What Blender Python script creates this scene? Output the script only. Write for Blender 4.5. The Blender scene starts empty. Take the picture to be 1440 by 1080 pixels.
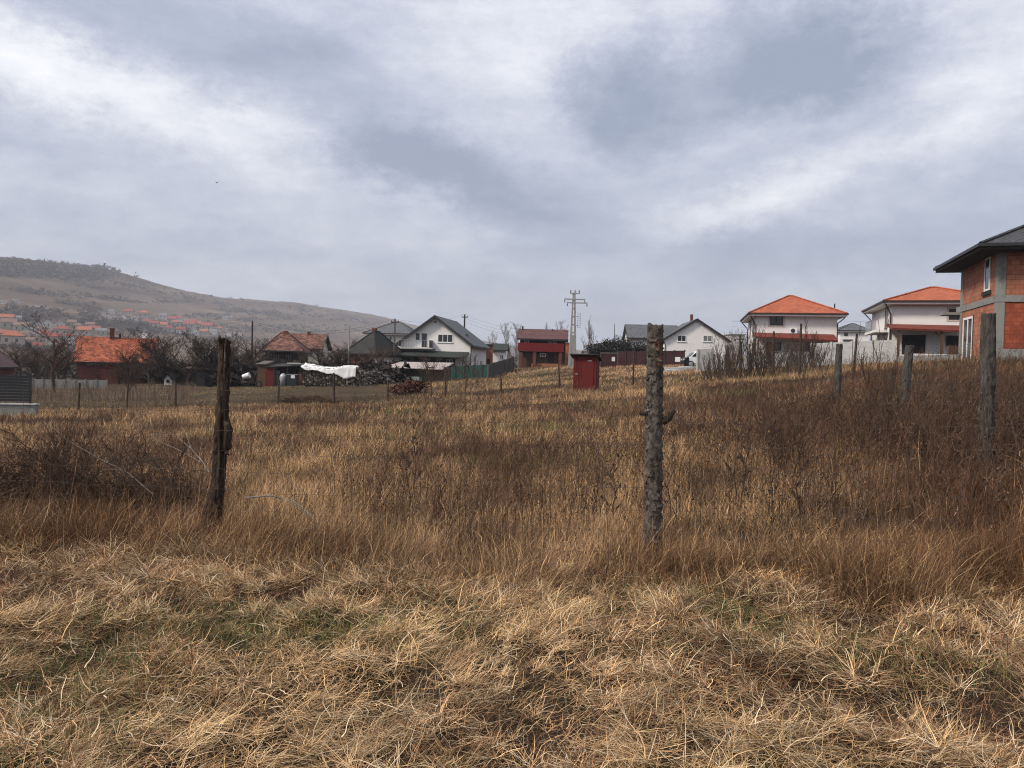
# Fallow field with log fence posts, village houses and hill behind, under a grey winter sky.
SUNE, SKYS, EXPO, DENOISE, HAZE = 1.5, 0.49, 1.34, True, 0.00025
import bpy, math, random
import numpy as np
from mathutils import Vector, Matrix

random.seed(7)
RNG = np.random.default_rng(11)
SC = bpy.context.scene
COL = SC.collection
R = math.radians

# ------------------------------------------------------------------ camera model
F = 1060.0
PITCH, ROLL = R(-1.2), R(1.5)

def ray(px, py):
    """direction in the world of a point of the photograph (1440 x 1080), y forward, z up"""
    a, b = (px - 720) / F, (540 - py) / F
    c, s = math.cos(ROLL), math.sin(ROLL)
    a, b = a * c - b * s, a * s + b * c
    c, s = math.cos(PITCH), math.sin(PITCH)
    y, z = c - b * s, s + b * c
    return a / y, 1.0, z / y

def at(px, py, d):
    r = ray(px, py)
    return Vector((r[0] * d, d, r[2] * d))

# ------------------------------------------------------------------ numpy noise
def _h(ix, iy, s):
    n = (ix.astype(np.int64) * 374761393 + iy.astype(np.int64) * 668265263 + s * 974711) & 0x7fffffff
    n = ((n ^ (n >> 13)) * 1274126177) & 0x7fffffff
    n = ((n ^ (n >> 15)) * 668265263) & 0x7fffffff
    return ((n ^ (n >> 14)) & 0xffffff) / float(0xffffff)

def vn(x, y, s=0):
    x = np.asarray(x, float); y = np.asarray(y, float)
    ix, iy = np.floor(x), np.floor(y)
    fx, fy = x - ix, y - iy
    fx = fx * fx * (3 - 2 * fx); fy = fy * fy * (3 - 2 * fy)
    a, b = _h(ix, iy, s), _h(ix + 1, iy, s)
    c, d = _h(ix, iy + 1, s), _h(ix + 1, iy + 1, s)
    return (a + (b - a) * fx) * (1 - fy) + (c + (d - c) * fx) * fy

def fbm(x, y, s=0, o=4):
    v, a, t = 0, 0.5, 0
    for k in range(o):
        v = v + a * vn(x * 2 ** k + 17.3 * k, y * 2 ** k - 9.1 * k, s + k)
        t += a; a *= 0.5
    return v / t

# ------------------------------------------------------------------ terrain
CP = []
for px, py, d in [(20,588,31),(110,581,44),(180,579,46),(247,577,46),(390,572,44),(470,573,42),(544,568,48),
                  (704,556,50),(787,546,50),(890,548,48),(822,551,42),(480,543,75),(610,530,100),(150,540,85),
                  (300,541,85),(765,516,100),(950,519,104),(1110,512,75),(1290,509,66),(1390,508,38),
                  (1440,508,34),(1380,660,9.2),(1268,612,16),(1177,585,20),(1060,530,48),(1200,513,58),
                  (690,532,85),(430,541,80),(60,545,78),(350,543,84),(560,548,70),(1000,521,60),(806,518,88)]:
    CP.append(at(px, py, d)[:])
for x, y, z in [(0,0,-1.6),(-3,2,-1.6),(3,2,-1.6),(0,4,-1.6),(-3,5,-1.61),(3,5,-1.5),(-2.6,7,-1.62),(1,6,-1.6),(0,9,-1.62),
                (0,14,-1.6),(-4,14,-1.75),(4,14,-1.4),(0,25,-1.5),(-10,22,-2.1),(-8,8,-1.8),(8,6,-1.1),
                (0,-12,-1.6),(-15,-10,-1.9),(15,-10,-1.1),(-25,5,-2.4),(25,8,-.4),(-60,30,-3.2),(60,20,1.4),(70,80,2.2),
                (-90,90,-3.6),(-60,130,-3.8),(0,135,-1.2),(60,135,1.6),(-40,-60,-2.5),(40,-60,0)]:
    CP.append((x, y, z))
CP = np.array(CP)
def _tps(r2): return 0.5 * r2 * np.log(np.maximum(r2, 1e-9))
def _fit():
    P = CP[:, :2] / 50.0; n = len(P)
    K = _tps(((P[:, None] - P[None]) ** 2).sum(-1)) + np.eye(n) * 2e-3
    A = np.zeros((n + 3, n + 3)); A[:n, :n] = K; A[:n, n] = 1; A[:n, n + 1:] = P
    A[n, :n] = 1; A[n + 1:, :n] = P.T
    return P, np.linalg.solve(A, np.concatenate([CP[:, 2], np.zeros(3)]))
_P, _W = _fit()

CREST = [(-900,380),(-400,352),(-150,356),(0,363),(40,367),(75,370),(110,373),(145,378),(170,384),(200,392),(235,401),(265,409),(290,414),(310,417),
         (350,419),(390,424),(420,427),(480,434),(520,441),(560,451),(600,461),(650,474),(720,486),(900,497),(1200,510),(1500,520),(2300,540)]
_ca, _ce = [], []
for px, py in CREST:
    r = ray(px, py); _ca.append(math.atan2(r[0], 1)); _ce.append(r[2] / math.hypot(r[0], 1))
_ca, _ce = np.array(_ca), np.array(_ce)
PT = np.array([0, .08, .2, .3, .45, .6, .75, .88, .96, 1.0, 1.06, 1.2, 1.7, 3])
PV = np.array([-.02, -.02, -.012, .03, .12, .27, .48, .74, .94, 1.0, .98, .85, .4, 0])

def gz(x, y, bumps=True):
    x = np.asarray(x, float); y = np.asarray(y, float)
    shp = x.shape; x = x.ravel(); y = y.ravel()
    d = np.hypot(x, y); az = np.arctan2(x, y)
    # near field
    k = np.minimum(1, 150 / np.maximum(d, 1e-6))
    q = np.stack([x * k, y * k], 1) / 50.0
    zn = np.empty(len(x))
    for i in range(0, len(x), 20000):
        qq = q[i:i + 20000]
        zn[i:i + 20000] = _tps(((qq[:, None] - _P[None]) ** 2).sum(-1)) @ _W[:-3] + _W[-3] + qq @ _W[-2:]
    # far hill
    e = np.interp(az, _ca, _ce, left=.05, right=-.004)
    back = np.clip((np.abs(az) - 1.2) / .5, 0, 1)
    e = e * (1 - back) + .012 * back
    Dc = np.interp(az, [-1.0, -.6, -.15, .1], [1400, 1500, 2500, 2700])
    zc = e * Dc
    zf = np.interp(d / Dc, PT, PV) * np.maximum(zc, 12)
    hn = (fbm(x / 210, y / 210, 5, 4) - .5)
    zf = zf + hn * np.clip((d - 350) / 700, 0, 1) * np.minimum(16, .12 * np.maximum(zc, 0) + 2)
    w = np.clip((d - 105) / 170, 0, 1); w = w * w * (3 - 2 * w)
    z = zn * (1 - w) + (zf - 1.5 * np.exp(-d / 600)) * w
    if bumps:
        a = np.clip((9 - d) / 6, 0.25, 1)
        hum = fbm(x * 2.7, y * 2.7, 3, 3)
        z = z + a * (.30 * np.clip(hum - .36, 0, .3) - .035 + .09 * (vn(x * .9, y * .9, 8) - .5)) * np.clip(1.3 - d / 150, 0, 1)
    return z.reshape(shp)

def g1(x, y): return float(gz(np.array([x]), np.array([y]))[0])

def gp(px, d):
    """ground point below the line of sight px at distance d"""
    x = ray(px, 500)[0] * d
    for _ in range(3):
        z = g1(x, d); yy = 540
        # refine x for the roll
        lo, hi = 0, 1080
        py = py_of(px, z, d); x = ray(px, py)[0] * d
    return Vector((x, d, z))

def py_of(px, z, d):
    lo, hi = -600.0, 1900.0
    for _ in range(40):
        m = (lo + hi) / 2
        if ray(px, m)[2] * d > z: lo = m
        else: hi = m
    return lo

def hit(px, py, d0=120, d1=2700):
    r = ray(px, py)
    ds = np.geomspace(d0, d1, 900)
    z = gz(r[0] * ds, ds)
    k = np.where(z >= r[2] * ds)[0]
    d = ds[k[0]] if len(k) else d1
    return Vector((r[0] * d, d, g1(r[0] * d, d)))

# ------------------------------------------------------------------ materials
def _new(name):
    m = bpy.data.materials.new(name); m.use_nodes = True
    nt = m.node_tree; b = nt.nodes['Principled BSDF']
    return m, nt, b
def N(nt, t, **k):
    n = nt.nodes.new(t)
    for a, v in k.items(): setattr(n, a, v)
    return n
def ramp(nt, fac, stops):
    r = N(nt, 'ShaderNodeValToRGB'); e = r.color_ramp.elements
    while len(e) < len(stops): e.new(.5)
    for i, (p, c) in enumerate(stops): e[i].position = p; e[i].color = (*c, 1)
    nt.links.new(fac, r.inputs[0]); return r.outputs[0]
def coords(nt, scale=(1, 1, 1)):
    t = N(nt, 'ShaderNodeTexCoord'); m = N(nt, 'ShaderNodeMapping')
    m.inputs['Scale'].default_value = scale
    nt.links.new(t.outputs['Object'], m.inputs[0]); return m.outputs[0]
def noise(nt, vec, scale, detail=5, rough=.6):
    n = N(nt, 'ShaderNodeTexNoise'); n.inputs['Scale'].default_value = scale
    n.inputs['Detail'].default_value = detail; n.inputs['Roughness'].default_value = rough
    nt.links.new(vec, n.inputs['Vector']); return n.outputs[0]
def bump(nt, b, h, strength=.5, dist=.02):
    n = N(nt, 'ShaderNodeBump'); n.inputs['Strength'].default_value = strength; n.inputs['Distance'].default_value = dist
    nt.links.new(h, n.inputs['Height']); nt.links.new(n.outputs[0], b.inputs['Normal'])

def nm(name, c1, c2, scale=3, rough=.85, bmp=.3, stretch=(1, 1, 1), c3=None, metal=0, dist=.02, spec=.3):
    m, nt, b = _new(name)
    v = coords(nt, stretch); n = noise(nt, v, scale)
    st = [(.3, c1), (.7, c2)] if c3 is None else [(.28, c1), (.5, c2), (.72, c3)]
    nt.links.new(ramp(nt, n, st), b.inputs['Base Color'])
    b.inputs['Roughness'].default_value = rough; b.inputs['Metallic'].default_value = metal
    b.inputs['Specular IOR Level'].default_value = spec
    if bmp: bump(nt, b, noise(nt, v, scale * 6, 4), bmp, dist)
    return m

def brick_mat(name, c1, c2, mortar, bw=.3, bh=.24, msize=.012, dirt=.5):
    m, nt, b = _new(name)
    t = N(nt, 'ShaderNodeTexCoord'); s = N(nt, 'ShaderNodeSeparateXYZ'); nt.links.new(t.outputs['Object'], s.inputs[0])
    a = N(nt, 'ShaderNodeMath', operation='ADD'); nt.links.new(s.outputs[0], a.inputs[0]); nt.links.new(s.outputs[1], a.inputs[1])
    c = N(nt, 'ShaderNodeCombineXYZ'); nt.links.new(a.outputs[0], c.inputs[0]); nt.links.new(s.outputs[2], c.inputs[1])
    k = N(nt, 'ShaderNodeTexBrick'); nt.links.new(c.outputs[0], k.inputs['Vector'])
    k.inputs['Color1'].default_value = (*c1, 1); k.inputs['Color2'].default_value = (*c2, 1); k.inputs['Mortar'].default_value = (*mortar, 1)
    k.inputs['Scale'].default_value = 1; k.inputs['Mortar Size'].default_value = msize
    k.inputs['Brick Width'].default_value = bw; k.inputs['Row Height'].default_value = bh; k.inputs['Bias'].default_value = 0
    n = noise(nt, t.outputs['Object'], 1.3, 6)
    mx = N(nt, 'ShaderNodeMix', data_type='RGBA', blend_type='MULTIPLY'); mx.inputs[0].default_value = dirt
    nt.links.new(k.outputs['Color'], mx.inputs[6]); nt.links.new(ramp(nt, n, [(.3, (.45, .42, .4)), (.65, (1, 1, 1))]), mx.inputs[7])
    nt.links.new(mx.outputs[2], b.inputs['Base Color']); b.inputs['Roughness'].default_value = .9
    bump(nt, b, k.outputs['Fac'], -.6, .02)
    return m

def tile_mat(name, c1, c2, c3, rough=.8, course=.34, waves=True, spots=None):
    """roof tiles: courses up the slope, rolls across it"""
    m, nt, b = _new(name)
    t = N(nt, 'ShaderNodeTexCoord'); o = t.outputs['Object']
    s = N(nt, 'ShaderNodeSeparateXYZ'); nt.links.new(o, s.inputs[0])
    w = N(nt, 'ShaderNodeMath', operation='MULTIPLY'); nt.links.new(s.outputs[2], w.inputs[0]); w.inputs[1].default_value = 1 / (course * .55)
    fr = N(nt, 'ShaderNodeMath', operation='FRACT'); nt.links.new(w.outputs[0], fr.inputs[0])
    ad = N(nt, 'ShaderNodeMath', operation='ADD'); nt.links.new(s.outputs[0], ad.inputs[0]); nt.links.new(s.outputs[1], ad.inputs[1])
    w2 = N(nt, 'ShaderNodeMath', operation='MULTIPLY'); nt.links.new(ad.outputs[0], w2.inputs[0]); w2.inputs[1].default_value = 2 * math.pi / .28
    si = N(nt, 'ShaderNodeMath', operation='SINE'); nt.links.new(w2.outputs[0], si.inputs[0])
    hh = N(nt, 'ShaderNodeMath', operation='MULTIPLY_ADD'); nt.links.new(si.outputs[0], hh.inputs[0]); hh.inputs[1].default_value = .35 if waves else 0
    nt.links.new(fr.outputs[0], hh.inputs[2])
    br = N(nt, 'ShaderNodeTexVoronoi'); mp = N(nt, 'ShaderNodeMapping'); mp.inputs['Scale'].default_value = (3.5, 3.5, 5)
    nt.links.new(o, mp.inputs[0]); nt.links.new(mp.outputs[0], br.inputs['Vector']); br.inputs['Scale'].default_value = 1
    n = noise(nt, o, .9, 6)
    mx = N(nt, 'ShaderNodeMix', data_type='FLOAT'); mx.inputs[0].default_value = .45
    sp = N(nt, 'ShaderNodeSeparateColor'); nt.links.new(br.outputs['Color'], sp.inputs[0])
    nt.links.new(n, mx.inputs[2]); nt.links.new(sp.outputs[0], mx.inputs[3])
    nt.links.new(ramp(nt, mx.outputs[0], [(.25, c1), (.5, c2), (.75, c3)]), b.inputs['Base Color'])
    b.inputs['Roughness'].default_value = rough
    bump(nt, b, hh.outputs[0], .9, .05)
    return m

def tint_mat(name, transl=.25, rough=.8):
    """plants: each blade or twig carries its own colour"""
    m, nt, b = _new(name)
    a = N(nt, 'ShaderNodeAttribute', attribute_name='tint')
    nt.links.new(a.outputs['Color'], b.inputs['Base Color']); b.inputs['Roughness'].default_value = rough
    b.inputs['Specular IOR Level'].default_value = .25
    if transl:
        tr = N(nt, 'ShaderNodeBsdfTranslucent'); nt.links.new(a.outputs['Color'], tr.inputs[0])
        mx = N(nt, 'ShaderNodeMixShader'); mx.inputs[0].default_value = transl
        nt.links.new(b.outputs[0], mx.inputs[1]); nt.links.new(tr.outputs[0], mx.inputs[2])
        nt.links.new(mx.outputs[0], nt.nodes['Material Output'].inputs[0])
    return m

M = {}
M['white'] = nm('white_render', (.66, .63, .60), (.78, .76, .73), .8, .9, .1, c3=(.72, .69, .66))
M['pinkwhite'] = nm('warm_white_render', (.70, .675, .65), (.79, .765, .74), .7, .9, .1)
M['cream'] = nm('cream_render', (.55, .52, .45), (.66, .63, .56), .8, .9, .1)
M['white_trim'] = nm('white_trim', (.72, .72, .72), (.8, .8, .79), 3, .5, 0)
M['beige'] = nm('beige_surround', (.48, .42, .36), (.56, .49, .43), 3, .8, .1)
M['glass'] = nm('window_glass', (.012, .014, .017), (.035, .04, .045), .8, .12, 0, spec=.5)
M['curtain'] = nm('curtained_glass', (.10, .10, .10), (.25, .25, .25), 2.5, .35, 0, (4, 1, .3))
M['darkframe'] = nm('dark_frame', (.02, .02, .022), (.035, .033, .033), 4, .5, 0)
M['gutter'] = nm('brown_gutter', (.03, .018, .015), (.05, .03, .025), 4, .5, 0)
M['slate'] = tile_mat('slate_grey_tiles', (.06, .065, .075), (.085, .09, .10), (.11, .115, .125), .7)
M['blacktile'] = tile_mat('black_tiles', (.018, .018, .019), (.028, .028, .029), (.045, .045, .046), .4)
M['orange'] = tile_mat('orange_tiles', (.27, .062, .024), (.36, .085, .032), (.42, .115, .045), .8)
M['oldorange'] = tile_mat('old_orange_tiles', (.12, .03, .016), (.30, .066, .024), (.46, .14, .065), .85, .4)
M['mossy'] = tile_mat('weathered_tiles', (.04, .022, .017), (.13, .05, .034), (.27, .135, .095), .9, .4)
M['redroof'] = tile_mat('dark_red_roofing', (.055, .016, .014), (.085, .022, .019), (.12, .036, .03), .6)
M['maroon_roof'] = nm('red_porch_roofing', (.13, .026, .018), (.18, .036, .024), 2, .7, .2, (1, 1, 1))
M['black_roof'] = nm('dark_roofing', (.018, .018, .017), (.04, .038, .035), 1.5, .85, .3)
M['greenish_roof'] = nm('dark_green_roofing', (.02, .025, .022), (.035, .042, .036), 1.2, .7, .2, (6, 1, 1))
M['brick'] = brick_mat('hollow_brick', (.34, .105, .058), (.46, .18, .10), (.15, .085, .062), .38, .24)
M['brick_deep'] = brick_mat('deep_red_brick', (.27, .05, .02), (.36, .085, .036), (.16, .044, .024), .30, .22, .010, .8)
M['brick_old'] = brick_mat('old_brick', (.12, .028, .018), (.20, .052, .030), (.08, .042, .034), .25, .08)
M['concrete'] = nm('concrete', (.13, .13, .12), (.24, .236, .22), 1.6, .9, .35, c3=(.185, .18, .168))
M['pale_concrete'] = nm('pale_concrete', (.30, .30, .285), (.46, .455, .44), 1.2, .9, .3, c3=(.38, .375, .36))
M['redboard'] = nm('red_painted_boards', (.062, .0055, .0045), (.115, .010, .008), 2.2, .75, .35, (9, 9, .5), c3=(.085, .007, .0055))
M['redpanel'] = nm('red_balcony_panel', (.11, .0045, .005), (.15, .007, .007), 2, .5, .1)
M['maroon'] = nm('maroon_sheet_metal', (.035, .010, .012), (.06, .018, .018), 2, .5, .15, (14, 14, .4))
M['darkwood'] = nm('dark_weathered_wood', (.012, .0095, .008), (.04, .03, .024), 2.5, .9, .4, (8, 8, .6))
M['brownwood'] = nm('brown_wood', (.055, .028, .016), (.12, .062, .035), 2.5, .85, .3, (8, 8, .6))
M['greywood'] = nm('grey_weathered_wood', (.06, .052, .046), (.14, .122, .108), 2.5, .9, .4, (8, 8, .6))
M['tin'] = nm('pinkish_tin_sheet', (.25, .17, .155), (.40, .345, .32), 1.2, .6, .25, (7, .4, 1), c3=(.34, .265, .25))
M['tarp'] = nm('white_tarpaulin', (.46, .455, .44), (.74, .74, .73), 2.2, .6, .3, c3=(.66, .66, .65))
M['greenmesh'] = nm('green_screen_cloth', (.008, .04, .035), (.018, .07, .058), 1.2, .8, .1, (4, 4, 1))
M['slat'] = nm('anthracite_metal', (.014, .017, .020), (.022, .026, .030), 2, .45, 0)
M['metal'] = nm('galvanised_metal', (.28, .29, .30), (.40, .41, .42), 3, .5, .1, metal=.4)
M['wire'] = nm('rusty_wire', (.05, .035, .028), (.10, .07, .05), 30, .8, 0)
M['cable'] = nm('black_cable', (.02, .02, .022), (.03, .03, .032), 3, .7, 0)
M['poleconc'] = nm('pole_concrete', (.20, .195, .18), (.31, .30, .28), 2, .9, .2, c3=(.25, .245, .23))
M['porcelain'] = nm('porcelain', (.10, .06, .05), (.16, .11, .09), 4, .3, 0)
M['carwhite'] = nm('white_car_paint', (.72, .72, .72), (.78, .78, .78), 2, .25, 0, spec=.5)
M['carblack'] = nm('black_car_plastic', (.012, .012, .013), (.02, .02, .021), 2, .4, 0)
M['sign'] = nm('white_sign', (.68, .67, .66), (.78, .77, .76), 4, .6, 0)
M['rubber'] = nm('rubber', (.012, .012, .012), (.025, .024, .023), 5, .85, .1)
M['plant'] = tint_mat('dry_plant', .08)
M['twig'] = tint_mat('twig_bark', 0, .9)

# ------------------------------------------------------------------ mesh builder
class MB:
    def __init__(s): s.v = []; s.f = []
    def box(s, x0, x1, y0, y1, z0, z1, mtx=None):
        b = len(s.v)
        for z in (z0, z1):
            for x, y in ((x0, y0), (x1, y0), (x1, y1), (x0, y1)):
                p = Vector((x, y, z)); s.v.append(tuple(mtx @ p if mtx else p))
        s.f += [tuple(b + i for i in q) for q in ((0, 3, 2, 1), (4, 5, 6, 7), (0, 1, 5, 4), (1, 2, 6, 5), (2, 3, 7, 6), (3, 0, 4, 7))]
        return s
    def hexa(s, p):
        """eight corners, bottom loop then top loop"""
        b = len(s.v); s.v += [tuple(q) for q in p]
        s.f += [tuple(b + i for i in q) for q in ((0, 3, 2, 1), (4, 5, 6, 7), (0, 1, 5, 4), (1, 2, 6, 5), (2, 3, 7, 6), (3, 0, 4, 7))]
        return s
    def slab(s, quad, t):
        """a sheet of thickness t below four upper corners"""
        up = [Vector(q) for q in quad]; n = (up[1] - up[0]).cross(up[2] - up[0]).normalized()
        if n.z < 0: n = -n
        return s.hexa([u - n * t for u in up] + up) if ((up[1] - up[0]).cross(up[2] - up[0])).z > 0 else s.hexa([u - n * t for u in reversed(up)] + list(reversed(up)))
    def prism(s, prof, y0, y1, axis='y'):
        """profile of (a, z) pairs pushed along y (or x)"""
        b = len(s.v); n = len(prof)
        for y in (y0, y1):
            for a, z in prof: s.v.append((a, y, z) if axis == 'y' else (y, a, z))
        s.f += [tuple(range(b, b + n)), tuple(reversed(range(b + n, b + 2 * n)))]
        s.f += [(b + i, b + n + i, b + n + (i + 1) % n, b + (i + 1) % n) for i in range(n)]
        return s
    def tube(s, pts, rad, n=6, cap=True):
        pts = [Vector(p) for p in pts]; b = len(s.v)
        if not hasattr(rad, '__len__'): rad = [rad] * len(pts)
        ref = None
        for i, p in enumerate(pts):
            t = (pts[min(i + 1, len(pts) - 1)] - pts[max(i - 1, 0)])
            t = t.normalized() if t.length > 1e-9 else Vector((0, 0, 1))
            if ref is None: ref = Vector((1, 0, 0)) if abs(t.x) < .8 else Vector((0, 1, 0))
            u = t.cross(ref).normalized(); w = t.cross(u); ref = u.cross(t) if False else ref
            for k in range(n):
                a = 2 * math.pi * k / n
                s.v.append(tuple(p + (u * math.cos(a) + w * math.sin(a)) * rad[i]))
        for i in range(len(pts) - 1):
            for k in range(n):
                s.f.append((b + i * n + k, b + i * n + (k + 1) % n, b + (i + 1) * n + (k + 1) % n, b + (i + 1) * n + k))
        if cap:
            s.f.append(tuple(reversed(range(b, b + n)))); e = b + (len(pts) - 1) * n; s.f.append(tuple(range(e, e + n)))
        return s
    def lathe(s, prof, n=16, c=(0, 0)):
        b = len(s.v)
        for r, z in prof:
            for k in range(n):
                a = 2 * math.pi * k / n; s.v.append((c[0] + r * math.cos(a), c[1] + r * math.sin(a), z))
        for i in range(len(prof) - 1):
            for k in range(n):
                s.f.append((b + i * n + k, b + i * n + (k + 1) % n, b + (i + 1) * n + (k + 1) % n, b + (i + 1) * n + k))
        s.f.append(tuple(reversed(range(b, b + n)))); e = b + (len(prof) - 1) * n; s.f.append(tuple(range(e, e + n)))
        return s
    def mesh(s, name):
        me = bpy.data.meshes.new(name); me.from_pydata(s.v, [], s.f); me.validate(); return me
    def build(s, name, m, parent=None, loc=(0, 0, 0), rotz=0, smooth=False, bevel=0):
        return link(name, s.mesh(name), m, parent, loc, rotz, smooth, bevel)

def link(name, me, m, parent=None, loc=(0, 0, 0), rotz=0, smooth=False, bevel=0):
    o = bpy.data.objects.new(name, me)
    if m is not None: me.materials.append(M[m] if isinstance(m, str) else m)
    COL.objects.link(o); o.parent = parent; o.location = loc; o.rotation_euler = (0, 0, rotz)
    if smooth: me.polygons.foreach_set('use_smooth', [True] * len(me.polygons))
    if bevel:
        b = o.modifiers.new('soft', 'BEVEL'); b.width = bevel; b.segments = 2
    return o
def tag(o, label, cat, group=None, kind=None):
    o['label'] = label; o['category'] = cat
    if group: o['group'] = group
    if kind: o['kind'] = kind
    return o
def thing(name, label, cat, loc=(0, 0, 0), rotz=0, group=None):
    o = bpy.data.objects.new(name, None); o.empty_display_size = .3; COL.objects.link(o)
    o.location = loc; o.rotation_euler = (0, 0, rotz)
    return tag(o, label, cat, group)
def dup(root, loc, rotz=0, scale=1, label=None, group=None):
    r = root.copy(); COL.objects.link(r); r.location = loc; r.rotation_euler = (0, 0, rotz)
    r.scale = scale if hasattr(scale, '__len__') else (scale,) * 3
    if label: r['label'] = label
    if group: r['group'] = group
    for ch in list(root.children):
        c = ch.copy(); COL.objects.link(c); c.parent = r
        for g in list(ch.children):
            d = g.copy(); COL.objects.link(d); d.parent = c
    return r

def npmesh(name, V, Q, C=None):
    """mesh from numpy arrays: vertices, quads, colour per vertex"""
    me = bpy.data.meshes.new(name)
    me.vertices.add(len(V)); me.vertices.foreach_set('co', np.ascontiguousarray(V, np.float32).ravel())
    k = Q.shape[1]
    me.loops.add(Q.size); me.loops.foreach_set('vertex_index', np.ascontiguousarray(Q, np.int32).ravel())
    me.polygons.add(len(Q)); me.polygons.foreach_set('loop_start', np.arange(0, Q.size, k, dtype=np.int32))
    if C is not None:
        a = me.attributes.new('tint', 'FLOAT_COLOR', 'POINT')
        a.data.foreach_set('color', np.ascontiguousarray(np.concatenate([C, np.ones((len(C), 1))], 1), np.float32).ravel())
    me.update(calc_edges=True)
    return me
# ------------------------------------------------------------------ camera, light, sky, air
cam = bpy.data.objects.new('camera', bpy.data.cameras.new('camera')); COL.objects.link(cam); SC.camera = cam
cam.data.sensor_width = 36; cam.data.lens = F / 1440 * 36; cam.data.clip_start = .05; cam.data.clip_end = 12000
fw = Vector(ray(720, 540)).normalized(); up = Vector(ray(720, 440)) - Vector(ray(720, 540))
rt = fw.cross(up).normalized(); up = rt.cross(fw)
cam.matrix_world = Matrix((rt, up, -fw)).transposed().to_4x4()

SUN_EL, SUN_AZ = R(42), R(-115)          # azimuth from straight ahead; behind thin cloud, over the left shoulder
sl = bpy.data.lights.new('sun', 'SUN'); sl.energy = SUNE; sl.angle = R(11); sl.color = (1, .91, .80)
so = bpy.data.objects.new('sun', sl); COL.objects.link(so)
sd = Vector((math.sin(SUN_AZ) * math.cos(SUN_EL), math.cos(SUN_AZ) * math.cos(SUN_EL), math.sin(SUN_EL)))
so.rotation_euler = sd.to_track_quat('Z', 'Y').to_euler(); so.location = (0, 0, 60)

w = bpy.data.worlds.new('World'); SC.world = w; w.use_nodes = True
nt = w.node_tree; nt.nodes.clear()
def mth(op, a, b=None, c=None):
    n = N(nt, 'ShaderNodeMath', operation=op)
    for i, v in enumerate((a, b, c)):
        if v is None: continue
        if isinstance(v, (int, float)): n.inputs[i].default_value = v
        else: nt.links.new(v, n.inputs[i])
    return n.outputs[0]
sky = N(nt, 'ShaderNodeTexSky', sky_type='NISHITA', sun_disc=False)
sky.sun_elevation = SUN_EL; sky.sun_rotation = SUN_AZ; sky.air_density = 1.5; sky.dust_density = 3
tc = N(nt, 'ShaderNodeTexCoord'); dirv = tc.outputs['Generated']
sep = N(nt, 'ShaderNodeSeparateXYZ'); nt.links.new(dirv, sep.inputs[0])
az = mth('ARCTAN2', sep.outputs[0], sep.outputs[1]); el = mth('ARCSINE', sep.outputs[2])
uv = N(nt, 'ShaderNodeCombineXYZ'); nt.links.new(az, uv.inputs[0]); nt.links.new(el, uv.inputs[1])
def skynoise(scale, detail, stretch, rough=.55, off=0, color=False, rz=0):
    m = N(nt, 'ShaderNodeMapping'); m.inputs['Scale'].default_value = stretch; m.inputs['Location'].default_value = (off, off * .7, off * .3)
    m.inputs['Rotation'].default_value = (0, 0, rz)
    nt.links.new(uv.outputs[0], m.inputs[0])
    n = N(nt, 'ShaderNodeTexNoise'); n.inputs['Scale'].default_value = scale; n.inputs['Detail'].default_value = detail; n.inputs['Roughness'].default_value = rough
    nt.links.new(m.outputs[0], n.inputs['Vector']); return n.outputs[1 if color else 0]
wc = skynoise(9, 14, (1, 1.4, 1), .79, 3.1, True)
wv = N(nt, 'ShaderNodeVectorMath', operation='SUBTRACT'); nt.links.new(wc, wv.inputs[0]); wv.inputs[1].default_value = (.5, .5, .5)
ws = N(nt, 'ShaderNodeVectorMath', operation='MULTIPLY'); nt.links.new(wv.outputs[0], ws.inputs[0]); ws.inputs[1].default_value = (.20, .13, 0)
wc2 = skynoise(3.4, 4, (1, 1.4, 1), .5, 9.1, True)
wv2 = N(nt, 'ShaderNodeVectorMath', operation='SUBTRACT'); nt.links.new(wc2, wv2.inputs[0]); wv2.inputs[1].default_value = (.5, .5, .5)
ws2 = N(nt, 'ShaderNodeVectorMath', operation='MULTIPLY_ADD'); nt.links.new(wv2.outputs[0], ws2.inputs[0]); ws2.inputs[1].default_value = (.20, .09, 0); nt.links.new(ws.outputs[0], ws2.inputs[2])
wu = N(nt, 'ShaderNodeVectorMath', operation='ADD'); nt.links.new(uv.outputs[0], wu.inputs[0]); nt.links.new(ws2.outputs[0], wu.inputs[1])
CLOUDS = [  # photo px, py, half sizes, tilt (clockwise), strength
    (40, 90, 190, 42, 24, 0.25), (210, 160, 190, 45, 24, 0.21), (405, 150, 75, 42, 0, 0.21), (330, 195, 170, 40, 18, 0.13), (620, 60, 150, 60, 0, 0.07),
    (790, 70, 120, 90, 0, 0.18), (980, 25, 190, 36, 0, 0.13), (1210, 200, 250, 30, -22, 0.25), (1420, 150, 110, 28, -18, 0.18), (1060, 265, 120, 22, -18, 0.09), (1330, 40, 140, 50, 0, 0.08),
    (290, 48, 210, 52, 6, -0.38), (70, 175, 190, 36, 10, -0.25), (520, 205, 120, 42, 14, -0.40), (690, 262, 170, 40, 14, -0.33), (640, 210, 80, 40, 0, -0.12), (895, 150, 78, 62, 0, -0.62), (870, 75, 60, 50, 0, -0.20),
    (1085, 75, 85, 52, 0, -0.62), (1185, 85, 75, 34, 0, -0.35), (1120, 215, 160, 26, -18, -0.18), (960, 360, 170, 40, 0, -0.20), (1150, 350, 160, 30, 0, -0.18), (1400, 300, 110, 55, 0, -0.20), (120, 320, 190, 28, 8, -0.12), (560, 390, 260, 34, 4, -0.12), (760, 300, 110, 30, 12, -0.07)]
acc = None
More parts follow.
